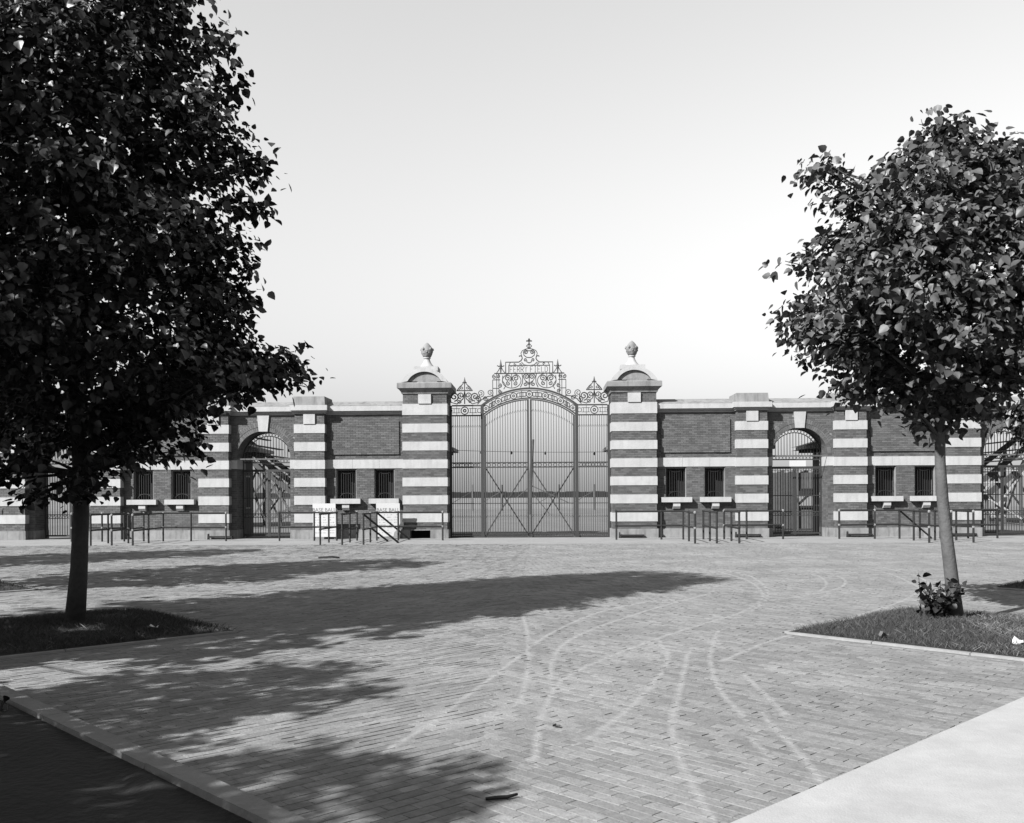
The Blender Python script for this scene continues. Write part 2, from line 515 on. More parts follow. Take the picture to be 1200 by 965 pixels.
# right footway of pale concrete, in flags with fine joints
foot = MB()
for i in range(-5, 9):
    for j in range(0, 4):
        a = Vector(S0) + sdv * (i * 1.5 + 0.003) + sn * (j * 1.5 + (0 if j == 0 else 0.003))
        b = a + sdv * 1.494; c = b + sn * 1.494; d_ = a + sn * 1.494
        foot.add([(q.x, q.y, -0.02) for q in (a, b, c, d_)] + [(q.x, q.y, 0.012) for q in (a, b, c, d_)], CUBE_F)
foot = None
sw = struct(MB().add([(*(Vector(S0) - sdv * 8 + sn * 0.02), -0.008), (*(Vector(S0) + sdv * 13 + sn * 0.02), -0.008),
                      (*(Vector(S0) + sdv * 13 + sn * 8), -0.008), (*(Vector(S0) - sdv * 8 + sn * 8), -0.008)], [(0, 1, 2, 3)]).build("footway", M["concrete"]))
for i in range(-3, 5):
    for j in range(0, 2):
        a = Vector(S0) + sdv * (i * 6.2 - 0.7) + sn * (j * 3.6)
        b = a + sdv * 6.194; c = b + sn * 3.594; d_ = a + sn * 3.594
        MB().add([(q.x, q.y, -0.02) for q in (a, b, c, d_)] + [(q.x, q.y, 0.014 + 0.001 * ((i + j) % 2)) for q in (a, b, c, d_)], CUBE_F).build("flagstone", M["concrete"], sw)

# concrete apron along the wall's foot
apron = MB(); apron.box(-21, 21, -3.9, 0.5, -0.03, 0.010)
struct(apron.build("apron", M["apron"]))

# ------------------------------------------------------------------ grass islands
def grass_island(ix, iy, h, blades, dry, seed):
    r = np.random.default_rng(seed)
    mb = MB(); n = 14
    def hz(u, v):                                    # u, v in -1..1 along the two sides
        e = max(0.0, (1 - u * u) * (1 - v * v))
        return 0.02 + 0.075 * e ** 0.6
    s = h * math.sqrt(0.5)
    def xy(u, v): return ix + (u - v) * s * math.sqrt(0.5), iy + (u + v) * s * math.sqrt(0.5)
    for i in range(n + 1):
        for j in range(n + 1):
            u, v = -1 + 2 * i / n, -1 + 2 * j / n
            mb.v.append((*xy(u, v), hz(u, v)))
    for i in range(n):
        for j in range(n):
            a = i * (n + 1) + j; mb.f.append((a, a + 1, a + n + 2, a + n + 1))
    o = struct(mb.build("grass_island", M["dirt"], smooth=True))
    ed = [xy(-1, -1), xy(1, -1), xy(1, 1), xy(-1, 1)]
    for k in range(4):
        a, b = Vector(ed[k]), Vector(ed[(k + 1) % 4]); d = (b - a).normalized(); q = Vector((d.y, -d.x))
        if q.dot(a - Vector((ix, iy))) < 0: q = -q
        L = (b - a).length; m3 = MB()
        for t in range(3):
            p0 = a + d * (L * t / 3 + 0.004); p1 = a + d * (L * (t + 1) / 3 - 0.004)
            if t == 0: p0 = p0 - d * 0.0
            m3.add([(*(p0), -0.03), (*(p1), -0.03), (*(p1 + q * 0.055), -0.03), (*(p0 + q * 0.055), -0.03),
                    (*(p0), 0.022), (*(p1), 0.022), (*(p1 + q * 0.055), 0.018), (*(p0 + q * 0.055), 0.018)], CUBE_F)
        m3.build("edging_stone", M["edging"], o)
    def tufts(name, nn, m, hmin, hmax, lay, dens):
        u = r.uniform(-0.985, 0.985, nn); v = r.uniform(-0.985, 0.985, nn)
        k = dens(u, v, r)
        u, v = u[k], v[k]; nn = len(u)
        X = ix + (u - v) * s * math.sqrt(0.5); Y = iy + (u + v) * s * math.sqrt(0.5)
        Z = 0.02 + 0.075 * np.clip((1 - u * u) * (1 - v * v), 0, 1) ** 0.6 - 0.01
        a = r.uniform(0, 2 * math.pi, nn); hh = r.uniform(hmin, hmax, nn); wd = r.uniform(0.0015, 0.0035, nn)
        tl = r.normal(0, lay, (nn, 2))
        cx_, sx_ = np.cos(a) * wd, np.sin(a) * wd
        P0 = np.stack([X - cx_, Y - sx_, Z], 1); P1 = np.stack([X + cx_, Y + sx_, Z], 1)
        P2 = np.stack([X + cx_ * .8 + tl[:, 0] * hh * .56, Y + sx_ * .8 + tl[:, 1] * hh * .56, Z + hh * .62], 1)
        P3 = np.stack([X + tl[:, 0] * hh, Y + tl[:, 1] * hh, Z + hh], 1)
        me = quad_mesh(name, np.stack([P0, P1, P2, P3], 1).reshape(-1, 3), np.arange(nn * 4).reshape(-1, 4), m)
        return put(name, me, None, "stuff")
    tufts("grass", blades, M["grass"], 0.025, 0.075, 0.6, lambda u, v, r_: r_.random(len(u)) < 0.55 + 0.45 * np.sin(5 * u + 2) * np.sin(4 * v))
    if dry:
        tufts("dry_grass", dry, M["straw"], 0.03, 0.075, 1.0,
              lambda u, v, r_: r_.random(len(u)) < np.clip(0.25 + (u - v) * 0.6 - (u + v) * 0.25 + 0.3 * np.sin(7 * u) * np.sin(6 * v), 0, 1))
    return o
grass_island(*ISLW[0], 60000, 1500, 1)
grass_island(*ISLW[1], 52000, 26000, 2)
grass_island(*ISLW[2], 16000, 0, 3)
grass_island(*ISLW[3], 16000, 2000, 4)

# ------------------------------------------------------------------ masonry
ZB = [0.61 + 0.66 * k for k in range(6)]; HB = 0.327    # the pale bands

def banded_shaft(root, hw, depth, zs, top, side_depth, bw=0.022):
    MB().box(-hw + 0.012, hw - 0.012, 0.012, depth, 0.335, top).build("shaft", M["mortar"], root)
    items = []
    edges = [0.34] + [e for z, h in zs for e in (z, z + h)] + [top]
    for a, b in zip(edges[0::2], edges[1::2]):
        if b - a < 0.05: continue
        courses(-hw, hw, a, b, (0, 0.012, 0), (1, 0, 0), (0, -1, 0), items)
        courses(0, side_depth, a, b, (hw - 0.012, 0.003, 0), (0, 1, 0), (1, 0, 0), items, odd=1)
        courses(0, side_depth, a, b, (-hw + 0.012, 0.003, 0), (0, 1, 0), (-1, 0, 0), items, odd=1)
    put("brickwork", brick_mesh("brickwork", items, M["brick"]), root, "stuff")
    for z, h in zs:
        me = MB().box(-hw - bw, hw + bw, -bw, depth + 0.01, z, z + h).mesh("stone_band", M["stone"])
        put("stone_band", me, root)

def small_pier(loc, label):
    t = thing("wall_pier", label, "pier", loc, "striped brick piers along the entrance wall")
    MB().box(-0.59, 0.59, -0.035, 1.27, 0, 0.34).build("plinth", M["plinth"], t)
    banded_shaft(t, 0.552, 1.24, [(z, HB) for z in ZB], 4.68, 0.3)
    MB().box(-0.215, 0.215, -0.055, 0.2, 4.245, 4.62).build("stone_block", M["stone"], t)
    c = MB(); c.box(-0.60, 0.60, -0.045, 1.3, 4.63, 4.685); c.box(-0.64, 0.64, -0.105, 1.34, 4.683, 4.742)
    c.box(-0.69, 0.69, -0.175, 1.40, 4.74, 4.93)
    c.build("cornice", M["stone"], t)
    MB().box(-0.60, 0.60, -0.08, 1.3, 4.928, 5.26, 0.03).build("coping_block", M["stone_old"], t)
    return t

PX2, PX3, PX4, PX5 = 8.105, 11.675, 15.74, 19.33
lab = {
    (-1, 2): "striped brick pier between the two white signboards and the arched gate",
    (1, 2): "striped brick pier between the straight railing lanes and the arched gate with wooden fence",
    (-1, 3): "striped brick pier under the dark tree's outermost low branches",
    (1, 3): "striped brick pier beside the arched gate, under the outer branches of the slender lit tree",
    (-1, 4): "striped brick pier seen right beside the dark tree's trunk",
    (1, 4): "striped brick pier just beyond the slender lit trunk, lower bands crossed by railing",
    (-1, 5): "striped brick pier at the wall's shaded end, cut by the picture's left edge",
    (1, 5): "last striped brick pier, past the arched gate with the grandstand behind",
}
pier0 = None
for s in (-1, 1):
    for k, x in ((2, PX2), (3, PX3), (4, PX4), (5, PX5)):
        if k == 5 and s == 1: pass
        if pier0 is None: pier0 = small_pier((s * x, 0, 0), lab[(s, k)])
        else: dup(pier0, (s * x, 0, 0), lab[(s, k)])

def main_pier(loc, label, hole=False):
    t = thing("gate_pier", label, "pier", loc, "tall piers flanking the main gate")
    hw = 0.81
    pb = MB()
    if hole:
        pb.box(-hw - 0.045, -0.57, -0.045, 1.66, 0, 0.34); pb.box(0.19, hw + 0.045, -0.045, 1.66, 0, 0.34)
        pb.box(-0.57, 0.19, -0.045, 1.66, 0.31, 0.34); pb.box(-0.57, 0.19, 0.6, 1.66, 0, 0.31)
        MB().box(-0.568, 0.188, 0.56, 0.599, 0.0, 0.308).build("foot_opening", M["dark"], t)
    else: pb.box(-hw - 0.045, hw + 0.045, -0.045, 1.66, 0, 0.34)
    pb.build("plinth", M["plinth"], t)
    banded_shaft(t, hw, 1.61, [(z - 0.005, HB) for z in ZB] + [(4.55, 0.41)], 5.32, 1.6)
    MB().box(-0.235, 0.235, -0.06, 0.2, 4.962, 5.305).build("stone_block", M["stone"], t)
    c = MB()
    prof = [(0.0, 5.30), (0.04, 5.33), (0.06, 5.40), (0.12, 5.47), (0.17, 5.52), (0.19, 5.525), (0.19, 5.70), (0.16, 5.73)]
    for (a, z0), (b, z1) in zip(prof[:-1], prof[1:]):
        if z1 - z0 < 0.004: continue
        p0, p1 = hw + a, hw + b
        c.add([(-p0, 0.805 - p0, z0), (p0, 0.805 - p0, z0), (p0, 0.805 + p0, z0), (-p0, 0.805 + p0, z0),
               (-p1, 0.805 - p1, z1), (p1, 0.805 - p1, z1), (p1, 0.805 + p1, z1), (-p1, 0.805 + p1, z1)], CUBE_F)
    c.build("cornice", M["stone_old"], t)
    # segmental pediments on all four faces, hollowed at the front
    hb, rise, zb = 0.86, 0.53, 5.73
    rad = (hb * hb + rise * rise) / (2 * rise)
    def arc(r_, n=18, lift=0.0):
        cz = zb + rise - rad; a0 = math.asin(min(1, hb / rad)) * 1.0
        out = []
        for i in range(n + 1):
            a = -a0 + 2 * a0 * i / n
            out.append((r_ * math.sin(a), cz + r_ * math.cos(a) + lift))
        return out
    outer = arc(rad)
    inner = [(x * 0.72, zb + 0.05 + (z - zb) * 0.66) for x, z in outer]
    ped = MB()
    ped.prism(outer, 0.02, 1.59)
    ped.build("pediment_roof", M["stone_old"], t, smooth=False)
    for sgn, yf in ((-1, -0.12), (1, 1.60)):
        ring = MB(); n = len(outer)
        y0, y1 = yf, yf + 0.13
        vs_ = [(x, y0, z + 0.004) for x, z in outer] + [(x, y0, z) for x, z in inner] + [(x, y1, z + 0.004) for x, z in outer] + [(x, y1, z) for x, z in inner]
        fs = []
        for i in range(n - 1):
            fs += [(i, i + 1, n + i + 1, n + i), (2 * n + i, 3 * n + i, 3 * n + i + 1, 2 * n + i + 1),
                   (i, 2 * n + i, 2 * n + i + 1, i + 1), (n + i, n + i + 1, 3 * n + i + 1, 3 * n + i)]
        fs += [(0, n, 3 * n, 2 * n), (n - 1, 3 * n - 1, 4 * n - 1, 2 * n - 1)]
        ring.add(vs_, fs)
        ring.build("pediment_arch", M["stone"], t)
    MB().prism([(x * 0.98, z) for x, z in inner], -0.03, 0.019).build("tympanum", M["plinth"], t)
    MB().prism([(-0.30, zb + 0.004), (0.5, zb + 0.004), (0.42, zb + 0.07), (0.1, zb + 0.13), (-0.2, zb + 0.07)], -0.06, -0.012).build("tympanum_ledge", M["stone_old"], t)
    MB().box(-0.45, 0.45, 0.36, 1.25, 6.22, 6.385).build("finial_base", M["stone"], t)
    pr = [(0.30, 6.384), (0.27, 6.42), (0.20, 6.50), (0.145, 6.58), (0.115, 6.66), (0.105, 6.72), (0.14, 6.735), (0.14, 6.765), (0.10, 6.78)]
    MB().lathe((0, 0.805, 0), pr, 20).build("finial_pedestal", M["stone"], t, smooth=True)
    prof2 = []
    for i in range(13):
        u = i / 12
        prof2.append((0.215 * math.sin(math.pi * (0.16 + 0.84 * u)) ** 0.75 * (1.0 if u < 0.55 else 1 - 0.25 * (u - 0.55)) + 0.004, 6.775 + 0.56 * u))
    MB().lathe((0, 0.805, 0), prof2, 22, lambda i, j: 1.0 + (0.05 if (i + (j % 4) // 2 * 2) % 4 == 1 and i < 7 else 0.0)).build("finial", M["stone_old"], t, smooth=False)
    # four leaf lobes that stand off the finial
    lf = MB()
    for k in range(5):
        a = 2 * math.pi * k / 5 + 0.4
        for dz, rr in ((0.27, 0.225), (0.16, 0.19)):
            a2 = a + (0.6 if dz < 0.2 else 0)
            c0 = Vector((rr * math.cos(a2), 0.805 + rr * math.sin(a2), 6.80 + dz))
            lf.lathe(tuple(c0 - Vector((0, 0, 0.06))), [(0.004, 0), (0.04, 0.035), (0.045, 0.07), (0.02, 0.115), (0.003, 0.125)], 7)
    lf.build("finial_leaves", M["stone_old"], t, smooth=True)
    return t
GX = 3.835
main_pier((-GX, 0, 0), "tall striped gate pier with stone finial and dark opening in its foot", True)
main_pier((GX, 0, 0), "tall striped gate pier with stone finial, iron railings standing in front of its foot")

# -------- ticket-window bays
def window_bay(loc, label):
    t = thing("ticket_wall", label, "wall", loc, "wall sections with ticket windows")
    yf, yb, hw = 0.27, 1.2, 1.5
    wx, wz0, wz1, ww = 0.71, 1.485, 2.59, 0.385
    MB().box(-hw, hw, yf - 0.03, yb, 0, 0.34).build("plinth", M["plinth"], t)
    core = MB(); y1 = yf + 0.012
    core.box(-hw, hw, y1, yb, 0.3, wz0)
    for a, b in ((-hw, -wx - ww), (-wx + ww, wx - ww), (wx + ww, hw)): core.box(a, b, y1, yb, wz0, wz1)
    core.box(-hw, hw, y1, yb, wz1, 4.74)
    core.build("wall_core", M["mortar"], t)
    it = []
    def face(a, b, z0, z1, y=y1): courses(a, b, z0, z1, (0, y, 0), (1, 0, 0), (0, -1, 0), it)
    face(-hw, hw, 0.34, wz0)
    for a, b in ((-hw, -wx - ww), (-wx + ww, wx - ww), (wx + ww, hw)): face(a, b, wz0, 2.59)
    face(-hw, -1.27, 2.94, 4.6); face(1.27, hw, 2.94, 4.6); face(-1.27, 1.27, 2.94, 3.115); face(-1.27, 1.27, 4.36, 4.6)
    for sx in (-1, 1):                                  # brick reveals of the windows
        for e in (-1, 1):
            courses(0, 0.3, wz0, wz1, (sx * wx + e * ww, yf + 0.003, 0), (0, 1, 0), (-e, 0, 0), it)
    put("brickwork", brick_mesh("brickwork", it, M["brick"]), t, "stuff")
    it = []
    pn = MB().box(-1.265, 1.265, yf - 0.04, y1, 3.12, 4.355).build("raised_panel", M["mortar"], t)
    courses(-1.265, 1.265, 3.12, 4.355, (0, yf - 0.04, 0), (1, 0, 0), (0, -1, 0), it, odd=1)
    for e in (-1, 1): courses(0, 0.05, 3.12, 4.355, (e * 1.265, yf - 0.045, 0), (0, 1, 0), (e, 0, 0), it, L=0.06)
    put("panel_bricks", brick_mesh("panel_bricks", it, M["brick"]), pn, "stuff")
    for a, b in ((-hw, -0.48), (-0.474, 0.52), (0.526, hw)):
        MB().box(a, b, yf - 0.022, yf + 0.3, 2.603, 2.935).build("belt_stone", M["stone"], t)
    for sx in (-1, 1):
        f = MB()
        f.box(sx * wx - ww - 0.002, sx * wx - ww + 0.035, yf + 0.07, yf + 0.2, wz0, wz1); f.box(sx * wx + ww - 0.035, sx * wx + ww + 0.002, yf + 0.03, yf + 0.2, wz0, wz1)
        f.box(sx * wx - ww + 0.036, sx * wx + ww - 0.036, yf + 0.1, yf + 0.2, wz1 - 0.05, wz1)
        fr = f.build("window_frame", M["stone_old"], t)
        MB().box(sx * wx - ww, sx * wx + ww, yf + 0.42, yf + 0.46, wz0, wz1).build("interior_shade", M["dark"], fr)  # dark sheet behind the bars, its colour standing in for the unlit interior
        b = MB(); yy = yf + 0.14
        for k in range(8):
            x = sx * wx - 0.3 + 0.6 * k / 7
            b.tube([(x, yy, wz0), (x, yy, wz1 - 0.05)], 0.013, 4)
        for z in (wz0 + 0.2, wz1 - 0.13): b.tube([(sx * wx - 0.34, yy, z), (sx * wx + 0.34, yy, z)], 0.011, 4)
        b.tube([(sx * wx + 0.27 * math.cos(a), yy - 0.015, wz0 + 0.2 * math.sin(a) + 0.01) for a in np.linspace(0, math.pi, 11)], 0.016, 4)
        b.tube([(sx * wx + 0.2 * math.cos(a), yy - 0.015, wz1 - 0.1 - 0.08 * math.sin(a)) for a in np.linspace(0, math.pi, 9)], 0.012, 4)
        b.build("window_bars", M["pipe"], fr, kind="stuff")
        sl_ = MB().box(sx * wx - 0.555, sx * wx + 0.555, yf - 0.215, yf + 0.36, 1.30, 1.484).build("sill", M["stone"], t)
        MB().prism_yz([(yf + 0.02, 1.045), (yf - 0.10, 1.06), (yf - 0.165, 1.15), (yf - 0.165, 1.298), (yf + 0.02, 1.298)], sx * wx - 0.13, sx * wx + 0.13).build("bracket", M["stone"], sl_)
    cornice(t, hw, yf, yb)
    return t

def cornice(t, hw, yf, yb):
    c = MB()
    c.box(-hw, hw, yf - 0.035, yb, 4.60, 4.66); c.box(-hw, hw, yf - 0.095, yb, 4.659, 4.728); c.box(-hw, hw, yf - 0.185, yb + 0.1, 4.727, 4.905)
    c.build("cornice", M["stone"], t)
    MB().prism_yz([(yf - 0.15, 4.903), (yf - 0.15, 4.93), (yf + 0.42, 5.125), (yb - 0.3, 5.125), (yb + 0.06, 4.93), (yb + 0.06, 4.903)], -hw, hw).build("coping", M["stone_old"], t)

BX1, BX2 = 6.09, 13.71
wb = window_bay((-BX1, 0, 0), "ticket-window wall section behind the two white signboards")
dup(wb, (BX1, 0, 0), "ticket-window wall section beside the bare tall gate pier, three clear railing lanes before it")
dup(wb, (-BX2, 0, 0), "ticket-window wall section half hidden by the big dark tree's leaves")
dup(wb, (BX2, 0, 0), "ticket-window wall section behind the slender lit trunk")

# -------- arched gateways
AR, AS = 1.01, 3.0
def arch_bay(loc, label):
    t = thing("arched_gateway", label, "gateway", loc, "arched gateways in the wall")
    yf, yb, hw = 0.27, 1.25, 1.3
    y1 = yf + 0.012
    arcp = [(AR * math.cos(a), AS + AR * math.sin(a)) for a in np.linspace(math.pi, 0, 29)]
    core = MB()
    for e in (-1, 1):
        a, b = sorted((e * AR, e * hw)); core.box(a, b, y1, yb, 0.0, AS)
    # spandrel in vertical strips over the arch
    for (xa, za), (xb, zb) in zip(arcp[:-1], arcp[1:]):
        core.add([(xa, y1, za), (xb, y1, zb), (xb, y1, 4.74), (xa, y1, 4.74), (xa, yb, za), (xb, yb, zb), (xb, yb, 4.74), (xa, yb, 4.74)],
                 [(0, 1, 2, 3), (7, 6, 5, 4), (0, 4, 5, 1)])
    for e in (-1, 1):
        a, b = sorted((e * AR, e * hw)); core.box(a, b, y1, yb, AS, 4.74)
    core.build("wall_core", M["mortar"], t)
    it = []
    RO = AR + 0.33
    hole = lambda u, z: (z > AS and u * u + (z - AS) ** 2 < (RO - 0.02) ** 2) or (abs(u) < 0.2 and z > 3.95)
    for e in (-1, 1):
        a, b = sorted((e * AR, e * hw))
        courses(a, b, 0.34, 2.61, (0, y1, 0), (1, 0, 0), (0, -1, 0), it)
        courses(0, yb - yf, 0.34, 2.61, (e * AR, yf + 0.003, 0), (0, 1, 0), (-e, 0, 0), it, odd=1)
    courses(-hw, hw, 2.94, 4.6, (0, y1, 0), (1, 0, 0), (0, -1, 0), it, hole=hole)
    put("brickwork", brick_mesh("brickwork", it, M["brick"]), t, "stuff")
    it = []
    n = 46
    for i in range(n):
        a = math.pi * (i + 0.5) / n
        if abs(a - math.pi / 2) < 0.14: continue
        d = Vector((math.cos(a), 0, math.sin(a))); q = Vector((-math.sin(a), 0, math.cos(a)))
        wv = math.pi * AR / n / 2 * 1.12 - 0.0045
        for r0, r1, off in ((AR, AR + 0.155, 0), (AR + 0.165, AR + 0.33, 0.4)):
            a2 = a + off * math.pi / n
            d = Vector((math.cos(a2), 0, math.sin(a2))); q = Vector((-math.sin(a2), 0, math.cos(a2)))
            p = Vector((0, y1, AS)) + d * ((r0 + r1) / 2)
            it.append((tuple(p), tuple(d * ((r1 - r0) / 2 - 0.003)), tuple(q * (wv * (1 + 0.12 * (off > 0)))), (0, -0.017 - random.uniform(0, .002), 0)))
        # soffit bricks
        d = Vector((math.cos(a), 0, math.sin(a))); q = Vector((-math.sin(a), 0, math.cos(a)))
        for k in range(4):
            yc = yf + 0.12 + k * 0.235
            it.append((tuple(Vector((0, yc, AS)) + d * AR), tuple(q * (wv * 0.92)), (0, 0.112, 0), tuple(-d * 0.008)))
    put("arch_ring", brick_mesh("arch_ring", it, M["brick"]), t, "stuff")
    MB().prism([(-0.165, 3.995), (0.165, 3.995), (0.225, 4.62), (-0.225, 4.62)], yf - 0.06, yf + 0.4).build("keystone", M["stone"], t)
    for e in (-1, 1):
        a, b = sorted((e * (AR - 0.02), e * hw))
        MB().box(a, b, yf - 0.022, yb + 0.01, 2.61, 2.938).build("impost_stone", M["stone"], t)
        MB().box(a, b, yf - 0.03, yb + 0.01, 0, 0.34).build("plinth", M["plinth"], t)
    cornice(t, hw, yf, yb)
    return t
AX1, AX2 = 9.89, 17.53
ab = arch_bay((-AX1, 0, 0), "arched gateway partly behind the dark tree's low branch tip, bleacher stair slope seen through it")
dup(ab, (AX1, 0, 0), "arched gateway with clear white keystone, wooden fence and eave seen through its bars")
dup(ab, (-AX2, 0, 0), "arched gateway in deep shade beside the dark tree's trunk")
dup(ab, (AX2, 0, 0), "arched gateway with the covered grandstand showing through it")

# -------- iron gates in the arches
def zigzag(mb, pts, amp, r):
    out = []
    for i, (x, y, z) in enumerate(pts): out.append((x, y, z + (amp if i % 2 else -amp)))
    mb.tube(out, r, 4)

def ring(mb, x, y, z, rr, r, n=10):
    mb.tube([(x + rr * math.cos(a), y, z + rr * math.sin(a)) for a in np.linspace(0, 2 * math.pi, n, endpoint=False)], r, 4, closed=True)

BARME = {}
def bar(parent, x, y, z0, z1, r=0.01, name="bar"):
    key = (round(z1 - z0, 2), r)
    if key not in BARME:
        BARME[key] = MB().tube([(0, 0, 0), (0, 0, z1 - z0)], r, 4).mesh("bar", M["iron"])
    o = put(name, BARME[key], parent); o.location = (x, y, z0)
    return o

def arch_gate(loc, label):
    t = thing("arched_iron_gate", label, "gate", loc, "iron gates in the arches")
    y = 0
    f = MB()
    for rr, th in ((0.985, 0.02), (0.86, 0.016)):
        f.tube([(rr * math.cos(a), y, AS + rr * math.sin(a)) for a in np.linspace(0, math.pi, 25)], th, 4)
    for x in (-0.975, 0.975): f.box(x - 0.025, x + 0.025, y - 0.03, y + 0.03, 0.04, AS)
    for x in (-0.03, 0.03): f.box(x - 0.022, x + 0.022, y - 0.02, y + 0.02, 0.06, 2.54)
    for z, hh in ((2.56, 0.045), (2.86, 0.018), (2.99, 0.018), (1.52, 0.016), (0.92, 0.016), (0.78, 0.012), (0.12, 0.03)):
        f.box(-0.95, 0.95, y - 0.018, y + 0.018, z - hh, z + hh)
    f.build("gate_frame", M["iron"], t)
    o = MB()
    for k in range(24):
        a = math.pi * (k + 0.5) / 24; ring(o, 0.922 * math.cos(a), y, AS + 0.922 * math.sin(a), 0.055, 0.011, 8)
    for k in range(15): ring(o, -0.88 + 1.76 * k / 14, y, 2.925, 0.055, 0.011, 8)
    pts = [(-0.95 + 1.9 * k / 32, y, 2.46) for k in range(33)]
    zigzag(o, pts, 0.022, 0.012)
    zigzag(o, [(x, yy, 0.85) for x, yy, z in pts], 0.045, 0.012)
    o.build("ornament", M["iron"], t)
    for k in range(16):
        x = -0.82 + 1.64 * k / 15
        bar(t, x, y, 3.0, AS + math.sqrt(max(0.02, 0.86 ** 2 - x * x)), 0.014)
    for k in range(20):
        x = -0.91 + 1.82 * k / 19
        bar(t, x, y, 0.12, 2.56, 0.014)
    ok = MB(); ok.box(0.05, 0.16, y - 0.05, y - 0.02, 1.25, 1.42)
    ok.build("lock_plate", M["iron"], t)
    return t
GYA = 1.0
ag = arch_gate((-AX1, GYA, 0), "arched iron gate with sloping bleachers behind its bars")
dup(ag, (AX1, GYA, 0), "arched iron gate with a wooden fence and diagonal brace behind its bars")
dup(ag, (-AX2, GYA, 0), "arched iron gate in shade beside the dark tree's trunk")
dup(ag, (AX2, GYA, 0), "arched iron gate with the roofed grandstand behind its bars")

# ------------------------------------------------------------------ the main gate
GS, GY = 31.3, 0.82
def zz(y): return 1.65 + (578.4 - y) / GS           # heights measured off the gate
def xx(dx): return dx / GS

def arc_pts(y_apex, y_end, dx_end, n=24, x0=None, x1=None):
    h = xx(dx_end); r_ = zz(y_apex) - zz(y_end); rad = (h * h + r_ * r_) / (2 * r_); zc = zz(y_apex) - rad
    a0, a1 = (-h if x0 is None else x0), (h if x1 is None else x1)
    return [(x, GY, zc + math.sqrt(max(0, rad * rad - x * x))) for x in np.linspace(a0, a1, n)]

def spiral(cx, cz, r0, turns, a0, sgn=1, n=18, r1=0.15):
    out = []
    for i in range(n):
        u = i / (n - 1); r_ = r0 * (1 - (1 - r1) * u); a = a0 + sgn * 2 * math.pi * turns * u
        out.append((cx + r_ * math.cos(a), GY, cz + r_ * math.sin(a)))
    return out

def loc_build(mb, name, parent, off, m=None):
    off = tuple(off)
    mb.v = [(x - off[0], y - off[1], z - off[2]) for x, y, z in mb.v]
    return mb.build(name, m or M["iron"], parent)

def leaf_gate(s, label):
    base = (s * xx(27), GY, 0)
    t = thing("iron_gate_leaf", label, "gate", base, "leaves of the tall main gate")
    f = MB(); e0, e1 = xx(0.6), xx(53.2)
    def bx(a, b, z0, z1, d=0.03):
        a, b = sorted((s * a, s * b)); f.box(a, b, GY - d, GY + d, z0, z1)
    top = lambda x: arc_pts(467.5, 488, 55, 3, 0, x)[-1][2]
    bx(e0, e0 + 0.07, 0.05, top(0.03) - 0.03); bx(e1 - 0.07, e1, 0.05, top(e1) - 0.03)
    for y, h in ((542.3, .022), (547.6, .022), (590, .016), (626, .02), (629, .03)): bx(e0 + 0.07, e1 - 0.07, zz(y) - h, zz(y) + h, 0.022)
    f.tube([(s * p[0], p[1], p[2] - 0.035) for p in arc_pts(467.5, 488, 55, 14, e0, e1)], 0.03, 4)
    loc_build(f, "gate_frame", t, base)
    o = MB()
    nn = int((e1 - e0 - 0.14) / 0.0925)
    xs = [e0 + 0.07 + (e1 - e0 - 0.14) * (k + 0.5) / nn for k in range(nn)]
    for x in xs:
        bar(t, s * x - base[0], 0, zz(629), top(x) - 0.03, 0.0142)
    pts = []
    for k in range(2 * nn + 1):
        x = e0 + 0.07 + (e1 - e0 - 0.14) * k / (2 * nn)
        pts.append((s * x, GY, max(top(x) - 0.42, zz(500) + 0.0) if x > e1 - 0.3 else top(x) - 0.42))
    zigzag(o, pts, 0.05, 0.013)
    zigzag(o, [(p[0], GY, zz(605)) for p in pts], 0.05, 0.013)
    for k in range(8): ring(o, s * (e0 + 0.17 + (e1 - e0 - 0.34) * k / 7), GY, zz(545), 0.065, 0.016, 9)
    loc_build(o, "ornament", t, base)
    b = MB()
    b.beam((s * (e0 + .06), GY - 0.035, zz(549)), (s * (e1 - .06), GY - 0.035, zz(626)), 0.02, 0.045)
    b.beam((s * (e0 + .06), GY + 0.035, zz(626)), (s * (e1 - .06), GY + 0.035, zz(549)), 0.02, 0.045)
    loc_build(b, "cross_brace", t, base)
    if s > 0:
        k = MB(); ring(k, 0, GY - 0.05, zz(626.5), 0.085, 0.02, 12); loc_build(k, "ring_latch", t, base)
    return t
leaf_gate(-1, "tall iron gate leaf hung on the post beside the pier with the dark foot opening")
leaf_gate(1, "tall iron gate leaf hung on the post beside the pier with railings at its foot")

